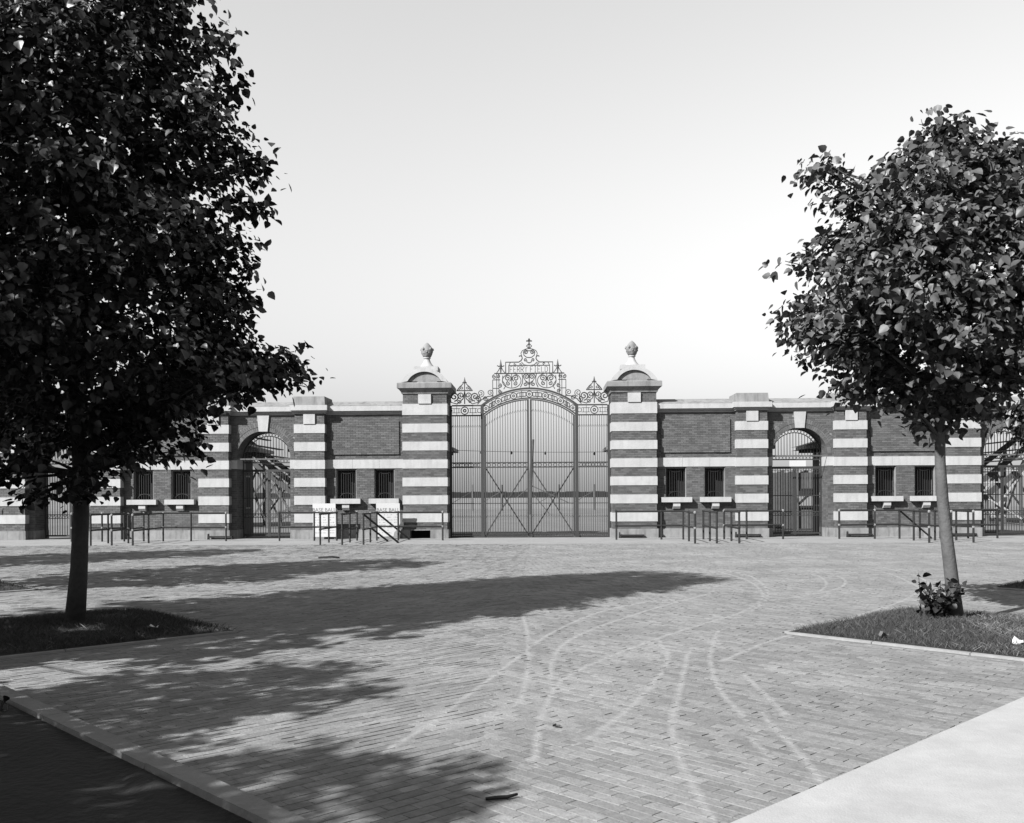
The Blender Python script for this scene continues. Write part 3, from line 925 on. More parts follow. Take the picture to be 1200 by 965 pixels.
def side_panel(s, label):
    base = (s * xx(76), GY, 0)
    t = thing("iron_gate_side_panel", label, "gate panel", base, "fixed side panels of the main gate")
    p = MB(); a, b = sorted((s * xx(53.6), s * xx(57.2))); p.box(a, b, GY - 0.055, GY + 0.055, 0, zz(474)); 
    p.box(a - 0.02, b + 0.02, GY - 0.075, GY + 0.075, 0, 0.12)
    loc_build(p, "post", t, base)
    f = MB(); e0, e1 = xx(57.4), 3.0
    def bx(x0, x1, z0, z1, d=0.025):
        x0, x1 = sorted((s * x0, s * x1)); f.box(x0, x1, GY - d, GY + d, z0, z1)
    bx(e1 - 0.09, e1, 0, zz(475), 0.04)
    for y, h in ((475, .025), (486.7, .025), (542.3, .022), (547.6, .022), (590, .014), (626, .02), (629, .03)): bx(e0, e1 - 0.09, zz(y) - h, zz(y) + h)
    loc_build(f, "panel_frame", t, base)
    o = MB(); nn = 13
    for k in range(nn):
        x = e0 + (e1 - 0.09 - e0) * (k + 0.5) / nn
        bar(t, s * x - base[0], 0, zz(629), zz(486.7), 0.0142)
    pts = [(s * (e0 + (e1 - 0.09 - e0) * k / (2 * nn)), GY, zz(499)) for k in range(2 * nn + 1)]
    zigzag(o, pts, 0.05, 0.013); zigzag(o, [(q[0], GY, zz(605)) for q in pts], 0.05, 0.013)
    for k in range(9): ring(o, s * (e0 + 0.09 + (e1 - e0 - 0.27) * k / 8), GY, zz(545), 0.06, 0.015, 8)
    c = s * xx(76)
    ring(o, c, GY, zz(480.9), 0.14, 0.024, 12); ring(o, c, GY, zz(480.9), 0.05, 0.03, 8)
    for d in (-1, 1):
        for q in (0.08, -0.08):
            o.tube([(c + d * 0.16, GY, zz(480.9) + q), (c + d * 0.48, GY, zz(480.9) + q)], 0.014, 4)
        for q in (0.22, 0.4): o.tube([(c + d * q, GY, zz(480.9) + .08), (c + d * q, GY, zz(480.9) - .08)], 0.014, 4)
        ring(o, c + d * 0.55, GY, zz(480.9), 0.08, 0.016, 9)
        o.tube([(c + d * 0.3, GY, zz(476)), (c + d * 0.3, GY, zz(486))], 0.012, 4)
    loc_build(o, "ornament", t, base)
    # crest over the panel
    k = MB()
    k.tube([(c - xx(9.5), GY, zz(457.3)), (c + xx(9.5), GY, zz(457.3))], 0.028, 4)
    k.tube([(c, GY, zz(473)), (c, GY, zz(444.5))], 0.0256, 4)
    k.tube([(c, GY, zz(447.5)), (c, GY, zz(445)), (c, GY, zz(441.5))], [0.045, 0.03, 0.005], 5)
    for d in (-1, 1):
        k.tube([(c + d * xx(9), GY, zz(457)), (c + d * xx(6), GY, zz(453)), (c + d * xx(2.5), GY, zz(450)), (c + d * 0.01, GY, zz(446))], 0.0213, 4)
        k.tube([(c, GY, zz(448.6)), (c + d * xx(2.6), GY, zz(447.6))], 0.02, 4)
        k.tube(spiral(c + d * xx(3.2), zz(454), 0.07, 1.2, math.pi / 2, -d), 0.0199, 4)
        k.tube(spiral(c + d * xx(6.6), zz(455.3), 0.045, 1.1, math.pi / 2, d), 0.0171, 4)
        k.tube(spiral(c + d * xx(4.3), zz(463), 0.13, 1.5, -math.pi / 2, d), 0.0271, 4)
        k.tube(spiral(c + d * xx(12.2), zz(464.5), 0.17, 1.6, -math.pi / 2, -d), 0.0313, 4)
        k.tube(spiral(c + d * xx(6.5), zz(470), 0.08, 1.3, 0, d), 0.0228, 4)
        k.tube([(c + d * xx(17.5), GY, zz(462)), (c + d * xx(16), GY, zz(471)), (c + d * xx(9), GY, zz(473)), (c + d * xx(2), GY, zz(467)), (c, GY, zz(459))], 0.0256, 4)
    loc_build(k, "crest", t, base)
    return t
side_panel(-1, "fixed iron side panel between the main gate and the pier with signboard")
side_panel(1, "fixed iron side panel between the main gate and the pier with railings in front")

def letters(mb, text, x0, x1, zb, zt, r):
    S = {'F': [[(0, 0), (0, 1), (.8, 1)], [(0, .52), (.6, .52)]],
         'E': [[(.8, 0), (0, 0), (0, 1), (.8, 1)], [(0, .52), (.6, .52)]],
         'R': [[(0, 0), (0, 1), (.55, 1), (.8, .88), (.8, .64), (.55, .5), (0, .5)], [(.4, .5), (.85, 0)]],
         'Y': [[(0, 1), (.42, .5), (.84, 1)], [(.42, .5), (.42, 0)]],
         'I': [[(.4, 0), (.4, 1)], [(.2, 0), (.6, 0)], [(.2, 1), (.6, 1)]],
         'L': [[(0, 1), (0, 0), (.8, 0)]],
         'D': [[(0, 0), (0, 1), (.45, 1), (.8, .78), (.8, .22), (.45, 0), (0, 0)]]}
    n = len(text); W = sum(0.55 if c == ' ' else 1 for c in text); u = (x1 - x0) / W; x = x0
    for c in text:
        if c == ' ': x += 0.55 * u; continue
        for st in S[c]:
            mb.tube([(x + px * u * 0.84, GY - 0.02, zb + pz * (zt - zb)) for px, pz in st], r, 4)
        x += u

def overthrow():
    base = (0, GY, zz(488))
    t = thing("gate_overthrow", "arched wrought iron overthrow with scroll crest and the words FERRY FIELD", "gate crest", base)
    f = MB()
    f.tube(arc_pts(455.2, 474.5, 55.5, 28), 0.045, 4); f.tube(arc_pts(457.4, 476.5, 55.5, 28), 0.02, 4)
    f.tube([(x, y, z + 0.02) for x, y, z in arc_pts(467.3, 487.4, 55.5, 28)], 0.034, 4)
    loc_build(f, "frieze_rails", t, base)
    o = MB()
    mid = arc_pts(462, 481.5, 55, 200)
    def at(x):
        i = min(range(len(mid)), key=lambda k: abs(mid[k][0] - x)); return mid[i][2], math.atan2(mid[min(i + 1, 199)][2] - mid[max(i - 1, 0)][2], mid[min(i + 1, 199)][0] - mid[max(i - 1, 0)][0])
    cs = [0, xx(18.5), -xx(18.5), xx(36.5), -xx(36.5), xx(51), -xx(51)]
    for c in cs:
        z, a = at(c); ring(o, c, GY, z, 0.115, 0.022, 11); ring(o, c, GY, z, 0.04, 0.026, 7)
    xs = sorted(cs)
    for a, b in zip(xs[:-1], xs[1:]):
        p0, p1 = a + 0.13, b - 0.13
        if p1 - p0 < 0.08: continue
        for q in (-0.075, 0.075):
            o.tube([(x, GY, at(x)[0] + q) for x in np.linspace(p0, p1, 4)], 0.0228, 4)
        for u in (0.0, 0.33, 0.67, 1.0):
            x = p0 + (p1 - p0) * u; o.tube([(x, GY, at(x)[0] - 0.08), (x, GY, at(x)[0] + 0.08)], 0.0199, 4)
        x = (p0 + p1) / 2; o.tube([(x, GY, at(x)[0] - 0.14), (x, GY, at(x)[0] + 0.14)], 0.0199, 4)
    loc_build(o, "frieze_ornament", t, base)
    k = MB()
    T = lambda dx, y: (xx(dx), GY, zz(y))
    k.tube([T(-41, 437.6), T(41, 437.6)], 0.03, 4)
    k.tube([T(-24, 428.4), T(24, 428.4)], 0.0228, 4)
    ztop = lambda x: arc_pts(455.2, 474.5, 55.5, 3, 0, abs(x))[-1][2]
    for d in (-1, 1):
        k.tube([T(d * 27.6, 437.5), T(d * 27.6, 424.4), T(d * 12.2, 424.4), T(d * 9.4, 422.6), T(d * 8, 420), T(d * 8.6, 417.6), T(d * 10.5, 416.9), T(d * 12, 417.8)], 0.028, 4)
        k.tube([T(d * 24, 437.5), T(d * 24, 428.4), T(d * 22, 424.6)], 0.0199, 4)
        for q in (10, 17): k.tube(spiral(xx(d * q), zz(426.6), 0.05, 1.1, 0, d), 0.0171, 4)
        # lyre
        k.tube([T(0, 408.5), T(d * 4, 409.2), T(d * 8, 411), T(d * 9.6, 414), T(d * 8.6, 417.5)], 0.02, 4)
        k.tube(spiral(xx(d * 3.4), zz(412.6), 0.085, 1.5, math.pi / 2, -d), 0.0243, 4)
        k.tube([T(0, 411.4), T(d * 4.5, 410.2), T(d * 6.8, 412.6), T(d * 6, 416.4), T(d * 3, 418.8), T(0, 419.2)], 0.0228, 4)
        k.tube(spiral(xx(d * 4.2), zz(421.6), 0.06, 1.3, -math.pi / 2, d), 0.0213, 4)
        k.tube([T(d * 9, 424.4), T(d * 6, 427.6), T(0, 428.6)], 0.02, 4)
        k.tube([T(0, 425.5), T(d * 3, 424), T(d * 2.5, 422.2)], 0.0256, 4)
        # diamond and cross on top
        k.tube([T(0, 408.8), T(d * 3, 405.6), T(0, 402.4)], 0.0256, 4)
        k.tube([T(0, 399.7), T(d * 3.4, 399.7)], 0.0313, 4)
        k.tube([T(0, 397.3), T(d * 1.1, 398.5), T(0, 400)], 0.02, 4)
        # side finials
        q = d * 33.4
        k.tube([T(q, 437.5), T(q, 428), T(q, 425), T(q, 421.2)], [0.02, 0.045, 0.028, 0.006], 5)
        for e in (-1, 1):
            k.tube([T(q + e * 5, 437.2), T(q + e * 2.6, 434), T(q + e * .6, 430)], 0.02, 4)
            k.tube([T(q, 428.6), T(q + e * 2.4, 429.3), T(q + e * 4.2, 428.2)], 0.0256, 4)
        # big hearts of the lower tier
        c, z0 = d * 20.6, 446.2
        k.tube([(xx(c) + 0.35 * math.cos(a), GY, zz(z0) + 0.275 * math.sin(a)) for a in np.linspace(0, 2 * math.pi, 26, endpoint=False)], 0.021, 4, closed=True)
        k.tube(spiral(xx(c - 4.6), zz(443.2), 0.135, 1.6, -math.pi / 3, 1), 0.0271, 4)
        k.tube(spiral(xx(c + 4.6), zz(443.2), 0.135, 1.6, -2 * math.pi / 3, -1), 0.0271, 4)
        k.tube(spiral(xx(c - 4), zz(449.4), 0.085, 1.3, math.pi / 2, 1), 0.0243, 4)
        k.tube(spiral(xx(c + 4), zz(449.4), 0.085, 1.3, math.pi / 2, -1), 0.0243, 4)
        k.tube([T(c, 438), T(c, 454)], 0.0199, 4)
        # middle heart
        k.tube(spiral(xx(d * 3.4), zz(441.4), 0.115, 1.5, 0 if d > 0 else math.pi, d), 0.0271, 4)
        k.tube([T(d * 7, 441.5), T(d * 4.8, 445.8), T(0, 449.4)], 0.02, 4)
        k.tube(spiral(xx(d * 4.6), zz(450.2), 0.085, 1.4, math.pi / 2, d), 0.0243, 4)
        k.tube([T(d * 8.6, 437.8), T(d * 7.6, 443), T(d * 8, 449), T(d * 10.4, 454)], 0.0228, 4)
        # stepped ends
        for u in (35.6, 38.2, 42.9): 
            k.tube([(xx(d * u), GY, ztop(xx(u)) + 0.02), T(d * u, 445 if u > 42 else 438)], 0.0186, 4)
        k.tube([T(d * 43, 445), T(d * 34, 445)], 0.0228, 4); k.tube([T(d * 43, 455), T(d * 36, 455)], 0.0199, 4)
        k.tube(spiral(xx(d * 41), zz(441.4), 0.08, 1.3, math.pi / 2, -d), 0.0243, 4)
        k.tube(spiral(xx(d * 36.6), zz(441), 0.07, 1.3, math.pi / 2, d), 0.0228, 4)
        k.tube(spiral(xx(d * 34.6), zz(452), 0.08, 1.4, math.pi / 2, d), 0.0243, 4)
        k.tube(spiral(xx(d * 34.4), zz(458.4), 0.075, 1.4, 0, d), 0.0228, 4)
        k.tube(spiral(xx(d * 46), zz(460), 0.13, 1.6, -math.pi / 2, -d), 0.02, 4)
        k.tube(spiral(xx(d * 57), zz(460.6), 0.14, 1.6, -math.pi / 2, -d), 0.02, 4)
        k.tube(spiral(xx(d * 51.5), zz(466.5), 0.1, 1.5, 0, d), 0.0243, 4)
        k.tube([T(d * 42, 463.5), T(d * 49, 464.5), T(d * 56, 468), T(d * 61, 473.5)], 0.0243, 4)
        k.tube(spiral(xx(d * 60), zz(467.5), 0.12, 1.5, math.pi, d), 0.0256, 4)
        k.tube([T(d * 30, 456), T(d * 27.5, 452), T(d * 31.5, 446), T(d * 31, 440)], 0.0213, 4)
    k.tube([T(0, 396.6), T(0, 409)], 0.024, 5)
    k.tube([T(0, 438), T(0, 455)], 0.0256, 4)
    ring(k, 0, GY, zz(449.8), 0.03, 0.03, 8)
    loc_build(k, "scroll_crest", t, base)
    l = MB(); letters(l, "FERRY FIELD", xx(-22.6), xx(22.9), zz(436.2), zz(429.6), 0.014)
    loc_build(l, "lettering", t, base, M["pipe"])
overthrow()

# ------------------------------------------------------------------ queue railings
def railing(s, fx, inner, outer, label, extra=None):
    """pipe rails: lanes at fx running out from the wall, plus runs along it"""
    t = thing("queue_railing", label, "railing", (s * fx[1], -1.5, 0), "pipe railings before the ticket windows")
    ox, oy = s * fx[1], -1.5
    def post(x, y, h=1.02):
        MB().tube([(s * x - ox, y - oy, 0), (s * x - ox, y - oy, h)], 0.034, 6).build("post", M["pipe"], t)
        q = MB()
        for z in (0.5, 1.0): q.lathe((s * x - ox, y - oy, z - 0.045), [(0.02, 0), (0.04, 0.02), (0.045, 0.07), (0.015, 0.095)], 6)
        q.build("fitting", M["fitting"] if random.random() < 0.3 else M["pipe"], t)
    def rail(a, b, za=None, zb=None):
        for z in (0.5, 1.0):
            MB().tube([(s * a[0] - ox, a[1] - oy, z), (s * b[0] - ox, b[1] - oy, z + random.uniform(-.02, .02))], 0.03, 6).build("rail", M["pipe"], t)
    y0, y1 = -1.45, -4.0
    for x in fx:
        for y in np.linspace(y0, y1, 3): post(x, y)
        rail((x, y0), (x, y1))
    for x in inner: post(x, y0)
    rail((inner[0], y0), (fx[0], y0))
    for x in outer: post(x, y0)
    rail((fx[-1], y0), (outer[-1], y0))
    if extra:
        for a, b in extra:
            MB().tube([(a[0] - ox, a[1] - oy, a[2]), (b[0] - ox, b[1] - oy, b[2])], 0.034, 6).build("sloping_rail", M["pipe"], t)
railing(-1, (5.38, 6.08, 6.80), (3.05, 4.62), (7.6, 8.84), "black pipe railing in front of the signboards, with bent rails sloping to the ground",
        [((-5.38, -4.0, 1.0), (-4.36, -3.2, 0.03)), ((-5.38, -1.45, 1.0), (-4.30, -0.9, 0.03)), ((-5.38, -2.6, 0.5), (-4.85, -2.3, 0.03))])
railing(1, (5.38, 6.08, 6.80), (3.05, 4.62), (7.58, 8.84), "black pipe railing with three straight lanes, beside the bare tall gate pier")
railing(-1, (13.0, 13.7, 14.4), (10.75, 12.0), (15.2, 16.3), "black pipe railing next to the thick dark tree trunk")
railing(1, (12.85, 13.55, 14.25), (10.78, 12.0), (15.2, 16.2), "black pipe railing behind the slender lit trunk, one loose sloping rail",
        [((12.85, -1.45, 1.0), (13.85, -1.7, 0.04))])

# ------------------------------------------------------------------ signboards
def text_mesh(body, size, m, name):
    cu = bpy.data.curves.new(name, 'FONT'); cu.body = body; cu.size = size; cu.align_x = 'CENTER'; cu.extrude = 0.0015
    cu.resolution_u = 2
    o = bpy.data.objects.new(name, cu)
    me = bpy.data.meshes.new_from_object(o)
    bpy.data.objects.remove(o); bpy.data.curves.remove(cu)
    me.name = name; me.materials.clear(); me.materials.append(m)
    return me

def signboard(x, y, w_, h_, z0, tilt, cut, label, rows):
    t = thing("signboard", label, "sign", (x, y, 0), "white ticket signboards")
    t.rotation_euler = (-tilt, 0, 0)
    a, b = -w_ / 2, w_ / 2
    poly = [(a, z0), (b, z0), (b, z0 + h_), (a, z0 + h_)]
    if cut: poly = [(a, z0), (b - 0.25, z0 + 0.02), (b - 0.22, z0 + 0.16), (b - 0.1, z0 + 0.28), (b, z0 + 0.5), (b, z0 + h_), (a, z0 + h_)]
    MB().prism(poly, -0.012, 0.012).build("board", M["sign"], t)
    for sx in (a + 0.05, b - 0.05):
        MB().box(sx - 0.02, sx + 0.02, 0.013, 0.05, 0, z0 + h_ - 0.05).build("leg", M["wood"], t)
    for body, size, cx, z, m in rows:
        o = put("lettering", text_mesh(body, size, m, "lettering"), t)
        o.location = (cx, -0.0135, z0 + z); o.rotation_euler = (R(90), 0, 0)
    # the smaller, worn lines of print
    k = MB(); rr = random.Random(5 if cut else 9)
    zt = h_ - 0.42
    while zt > 0.12:
        for c0, c1 in ((-0.34, -0.14), (-0.04, 0.12), (0.2, 0.36)):
            if cut and zt < 0.5 and c0 > 0: continue
            u = c0
            while u < c1:
                l_ = rr.uniform(0.02, 0.05)
                if rr.random() < 0.8: k.box(u, u + l_, -0.0150, -0.0125, z0 + zt, z0 + zt + rr.uniform(0.015, 0.035))
                u += l_ + rr.uniform(0.012, 0.03)
        zt -= 0.095
    k.build("small_print", M["ink2"], t, kind="stuff")
    return t
signboard(-7.48, -0.33, 0.84, 1.22, 0.10, R(-4), False, "upright white signboard reading BASE BALL in front of a striped pier",
          [("BASE BALL", 0.185, 0, 0.93, M["ink"])])
signboard(-5.13, -0.34, 0.86, 1.22, 0.10, R(-8), True, "white signboard with torn corner leaning under a ticket window",
          [("BASE BALL", 0.18, 0, 0.93, M["ink"])])

# low dark iron gratings lying at the pier feet
for x, lb in ((3.7, "dark iron bar lying at the foot of the tall pier behind the railing"), (7.9, "dark iron bar lying at the striped pier's foot beside the clear arched gate"),
              (11.9, "dark iron bar lying at the pier foot under the lit tree's outer branches"), (-11.4, "dark iron bar lying at the pier foot near the dark tree's railing"),
              (15.6, "dark iron bar lying at the pier foot past the lit trunk")):
    t = thing("iron_bar", lb, "bar", (x, -0.16, 0), "iron bars at the pier feet")
    MB().box(-0.42, 0.46, -0.06, 0.06, 0.075, 0.135).build("crossbar", M["dark"], t)
    MB().box(-0.46, -0.40, -0.06, 0.06, 0.0, 0.22, 0.012).build("foot", M["dark"], t)
    MB().box(0.42, 0.48, -0.06, 0.06, 0.0, 0.1, 0.008).build("foot", M["dark"], t)

# ------------------------------------------------------------------ beyond the wall
def booth(x0, x1, label):
    cx = (x0 + x1) / 2
    t = thing("ticket_booth", label, "booth", (cx, 1.7, 0), "ticket booths behind the wall")
    w2 = (x1 - x0) / 2
    dp = 1.4
    MB().box(-w2, w2, 0.0, dp, 0, 3.3).build("wall", M["brick"], t)
    e = 0.68
    MB().box(-w2 - e, w2 + e, -0.1, dp + e, 3.3, 3.42).build("eave", M["whitewood"], t)
    br = MB()
    for k in range(4):
        z = 0.2 + k * 0.36
        for sx in (-1, 1): br.box(*sorted((sx * w2, sx * (w2 + e * 0.8))), z, z + 0.08, 3.18, 3.297)
    br.build("eave_brackets", M["wood"], t, kind="stuff")
    r = MB(); r.add([(-w2 - e, -0.1, 3.423), (w2 + e, -0.1, 3.423), (w2 + e, dp + e, 3.423), (-w2 - e, dp + e, 3.423), (-w2 + 1.0, 0.85, 3.95), (w2 - 1.0, 0.85, 3.95)],
                    [(0, 1, 5, 4), (1, 2, 5), (2, 3, 4, 5), (3, 0, 4), (0, 3, 2, 1)])
    r.build("roof", M["roof"], t)
    for sx in (-1, 1):
        f = MB().box(*sorted((sx * w2, sx * (w2 + 0.03))), 0.35, 1.05, 1.1, 2.4).build("window", M["whitewood"], t)
        MB().box(*sorted((sx * (w2 + 0.031), sx * (w2 + 0.036))), 0.41, 0.99, 1.16, 2.34).build("pane", M["dark"], f)
booth(3.6, 8.66, "booth with overhanging eave seen through the main gate beside the pier with railings")
booth(-8.66, -3.6, "booth with overhanging eave seen through the main gate beside the pier with signboard")
booth(11.15, 16.3, "booth whose dark side and eave show in the clear arched gate")
booth(-16.3, -11.15, "booth behind the shaded ticket windows and the dark tree")

ground_strip = MB(); ground_strip.add([(-60, 1.3, -0.02), (60, 1.3, -0.02), (60, 70, -0.02), (-60, 70, -0.02)], [(0, 1, 2, 3)])
struct(ground_strip.build("field_drive", M["drive"]))

# far board fence, wire, poles
ff = thing("board_fence", "long low dark fence far across the field behind the main gate", "fence", (0, 330, 0))
k = MB()
for i in range(-60, 60): k.box(i * 2.5, i * 2.5 + 2.42, -0.05, 0.05, 0.0, 2.25 + 0.15 * math.sin(i * 1.7))
k.build("boards", M["hedge"], ff, kind="stuff")
k = MB()
for i in range(-60, 61): k.box(i * 2.5 - 0.1, i * 2.5 + 0.02, 0.06, 0.2, 0, 2.5)
k.build("posts", M["hedge"], ff, kind="stuff")

wt = thing("overhead_wire", "thin wire with small lamps strung across behind the main gate", "wire", (0, 3.0, 3.25))
MB().tube([(x, 0, 0.08 - 0.05 * x / 3 - 0.04 * (1 - (x / 3) ** 2)) for x in np.linspace(-3.0, 3.0, 13)], 0.011, 4).build("wire", M["pipe"], wt)
for x in (-1.95, -0.75, 0.6, 2.55):
    MB().lathe((x, 0, 0.0 - 0.05 * x / 3), [(0.02, -0.06), (0.045, -0.03), (0.045, 0.02), (0.015, 0.07)], 7).build("lamp", M["pipe"], wt)

pt = thing("leaning_pole", "tall dark pole leaning slightly in the field behind the main gate", "pole", (-0.1, 40.5, 0))
MB().tube([(-0.35, 0, 0), (-0.3, 0, 2.2), (-0.05, 0, 5.9)], [0.2, 0.17, 0.09], 7).build("shaft", M["wood"], pt)
b = MB(); b.beam((-0.3, 0, 2.3), (2.7, 0, 0.9), 0.06, 0.08); b.beam((-0.3, 0, 2.2), (-1.4, 0, 1.3), 0.05, 0.06); b.beam((-0.32, 0, 1.9), (1.2, 0.3, 0.0), 0.05, 0.06)
b.build("stay", M["wood"], pt)
post0 = None
for x, lb in ((-6.2, "short field post with a sloping stay, beside the booth's shadow"), (-3.35, "short field post with a sloping stay, near the leaning pole"),
              (2.2, "short field post on the gate leaf side away from the leaning pole"), (5.6, "short field post beyond the fixed panel by the railings")):
    if post0 is None:
        post0 = thing("field_post", lb, "post", (x, 58, 0), "posts standing in the field")
        MB().tube([(0, 0, 0), (0, 0, 2.5)], 0.09, 6).build("shaft", M["wood"], post0)
        MB().beam((0, 0, 1.9), (-2.2, 0, 0.6), 0.05, 0.06).build("stay", M["wood"], post0)
    else: dup(post0, (x, 58, 0), lb)

def bleachers(loc, flip, roof, label):
    t = thing("bleachers", label, "bleachers", loc)
    f = flip
    st = MB(); br = MB()
    for y in (0, 2.5, 5.0):
        st.beam((f * 5.5, y, 0.5), (-f * 2.5, y, 6.6), 0.12, 0.26)
        for k in range(5):
            x = 4.2 - k * 1.6; z = 0.5 + (5.5 - x) * 6.1 / 8
            st.beam((f * x, y, 0), (f * x, y, z), 0.11, 0.11)
            if k < 4:
                z2 = 0.5 + (5.5 - x + 1.6) * 6.1 / 8
                br.beam((f * x, y + 0.08, 0.2), (f * (x - 1.6), y + 0.08, z2 - 0.3), 0.05, 0.09)
                br.beam((f * x, y - 0.08, z - 0.2), (f * (x - 1.6), y - 0.08, 0.3), 0.05, 0.09)
    st.build("stringers", M["wood"], t, kind="stuff"); br.build("cross_braces", M["whitewood" if roof else "wood"], t, kind="stuff")
    for k in range(11):
        x = 5.2 - k * 0.72; z = 0.72 + (5.5 - x) * 6.1 / 8
        MB().box(*sorted((f * x - 0.14, f * x + 0.14)), -0.3, 9, z, z + 0.05).build("plank", M["whitewood" if roof else "wood"], t)
    MB().box(*sorted((f * -2.9, f * -2.6)), -0.3, 9, 0, 7.2).build("back_wall", M["wood"], t)
    if roof:
        r = MB(); r.add([(f * 4.6, -1, 4.0), (-f * 3.2, -1, 7.4), (-f * 3.2, 9, 7.4), (f * 4.6, 9, 4.0), (f * 4.6, -1, 4.16), (-f * 3.2, -1, 7.56), (-f * 3.2, 9, 7.56), (f * 4.6, 9, 4.16)], CUBE_F)
        r.build("roof", M["whitewood"], t)
bleachers((-15.6, 11.5, 0), 1, False, "open wooden bleachers with crossed braces seen through the arched gate by the signboards")
bleachers((26.0, 11.5, 0), -1, True, "roofed grandstand with pale braces seen through the last arched gate")

# plank fence with a braced hatch behind the clear arch
fx, fy = 11.25, 7.2
t = thing("plank_fence", "vertical plank fence with a square braced hatch behind the clear arched gate", "fence", (fx, fy, 0))
for i in range(26):
    x = -2.2 + i * 0.17
    hole = 0.35 < x < 1.0
    if hole:
        MB().box(x, x + 0.16, -0.02, 0.02, 0.05, 1.0).build("plank", M["wood"], t)
        MB().box(x, x + 0.16, -0.02, 0.02, 1.75, 2.5 + 0.05 * (i % 3)).build("plank", M["wood"], t)
    else:
        MB().box(x, x + 0.16, -0.02, 0.02, 0.05, 2.5 + 0.05 * (i % 3)).build("plank", M["wood"], t)
k = MB()
for a, b in (((0.3, 1.0), (1.1, 1.0)), ((0.3, 1.75), (1.1, 1.75)), ((0.3, 1.0), (0.3, 1.75)), ((1.1, 1.0), (1.1, 1.75)), ((0.3, 1.0), (1.1, 1.75))):
    k.beam((a[0], -0.06, a[1]), (b[0], -0.06, b[1]), 0.06, 0.1)
k.build("hatch_frame", M["dark"], t)
k = MB(); k.box(-2.2, 2.2, 0.025, 0.08, 0.6, 0.72); k.box(-2.2, 2.2, 0.025, 0.08, 2.1, 2.22); k.build("rail", M["wood"], t)
t = thing("notice_board", "small white board above the plank fence behind the clear arched gate", "sign", (11.6, 7.0, 2.6))
MB().box(-0.35, 0.35, -0.02, 0.02, 0.12, 0.42).build("board", M["sign"], t)
MB().box(-0.03, 0.03, 0.025, 0.07, -2.6, 0.4).build("post", M["wood"], t)

# ------------------------------------------------------------------ trees
LEAF_V = np.array([(0, 0, 0), (-.40, .14, .06), (-.46, .42, .10), (-.26, .76, .06), (0, 1.05, -.06), (.26, .76, .06), (.46, .42, .10), (.40, .14, .06)])
LEAF_F = np.array([(0, 4, 3, 2), (0, 2, 1, 0)])
LEAF_Q = np.array([(0, 4, 3, 2), (0, 2, 1, 1), (4, 0, 6, 5), (0, 7, 6, 6)])

def leaf_arrays(P, Dv, Nv, size):
    """vertices of many leaves: base P, axis Dv, face normal Nv"""
    Dv = Dv / np.linalg.norm(Dv, axis=1, keepdims=True)
    X = np.cross(Dv, Nv); X /= np.linalg.norm(X, axis=1, keepdims=True) + 1e-9
    Z = np.cross(X, Dv)
    L = LEAF_V
    return (P[:, None] + size[:, None, None] * (L[None, :, :1] * X[:, None] + L[None, :, 1:2] * Dv[:, None] + L[None, :, 2:] * Z[:, None]))

def leaf_mesh(name, V, m):
    n = len(V)
    q = np.array([(0, 1, 2, 3), (0, 3, 4, 4), (0, 4, 5, 5), (0, 5, 6, 7)])
    tri = np.array([(0, 1, 2), (0, 2, 3), (0, 3, 4), (0, 4, 5), (0, 5, 6), (0, 6, 7)])
    F = (np.arange(n)[:, None, None] * 8 + tri[None]).reshape(-1, 3)
    return quad_mesh(name, V.reshape(-1, 3), F, m, False)

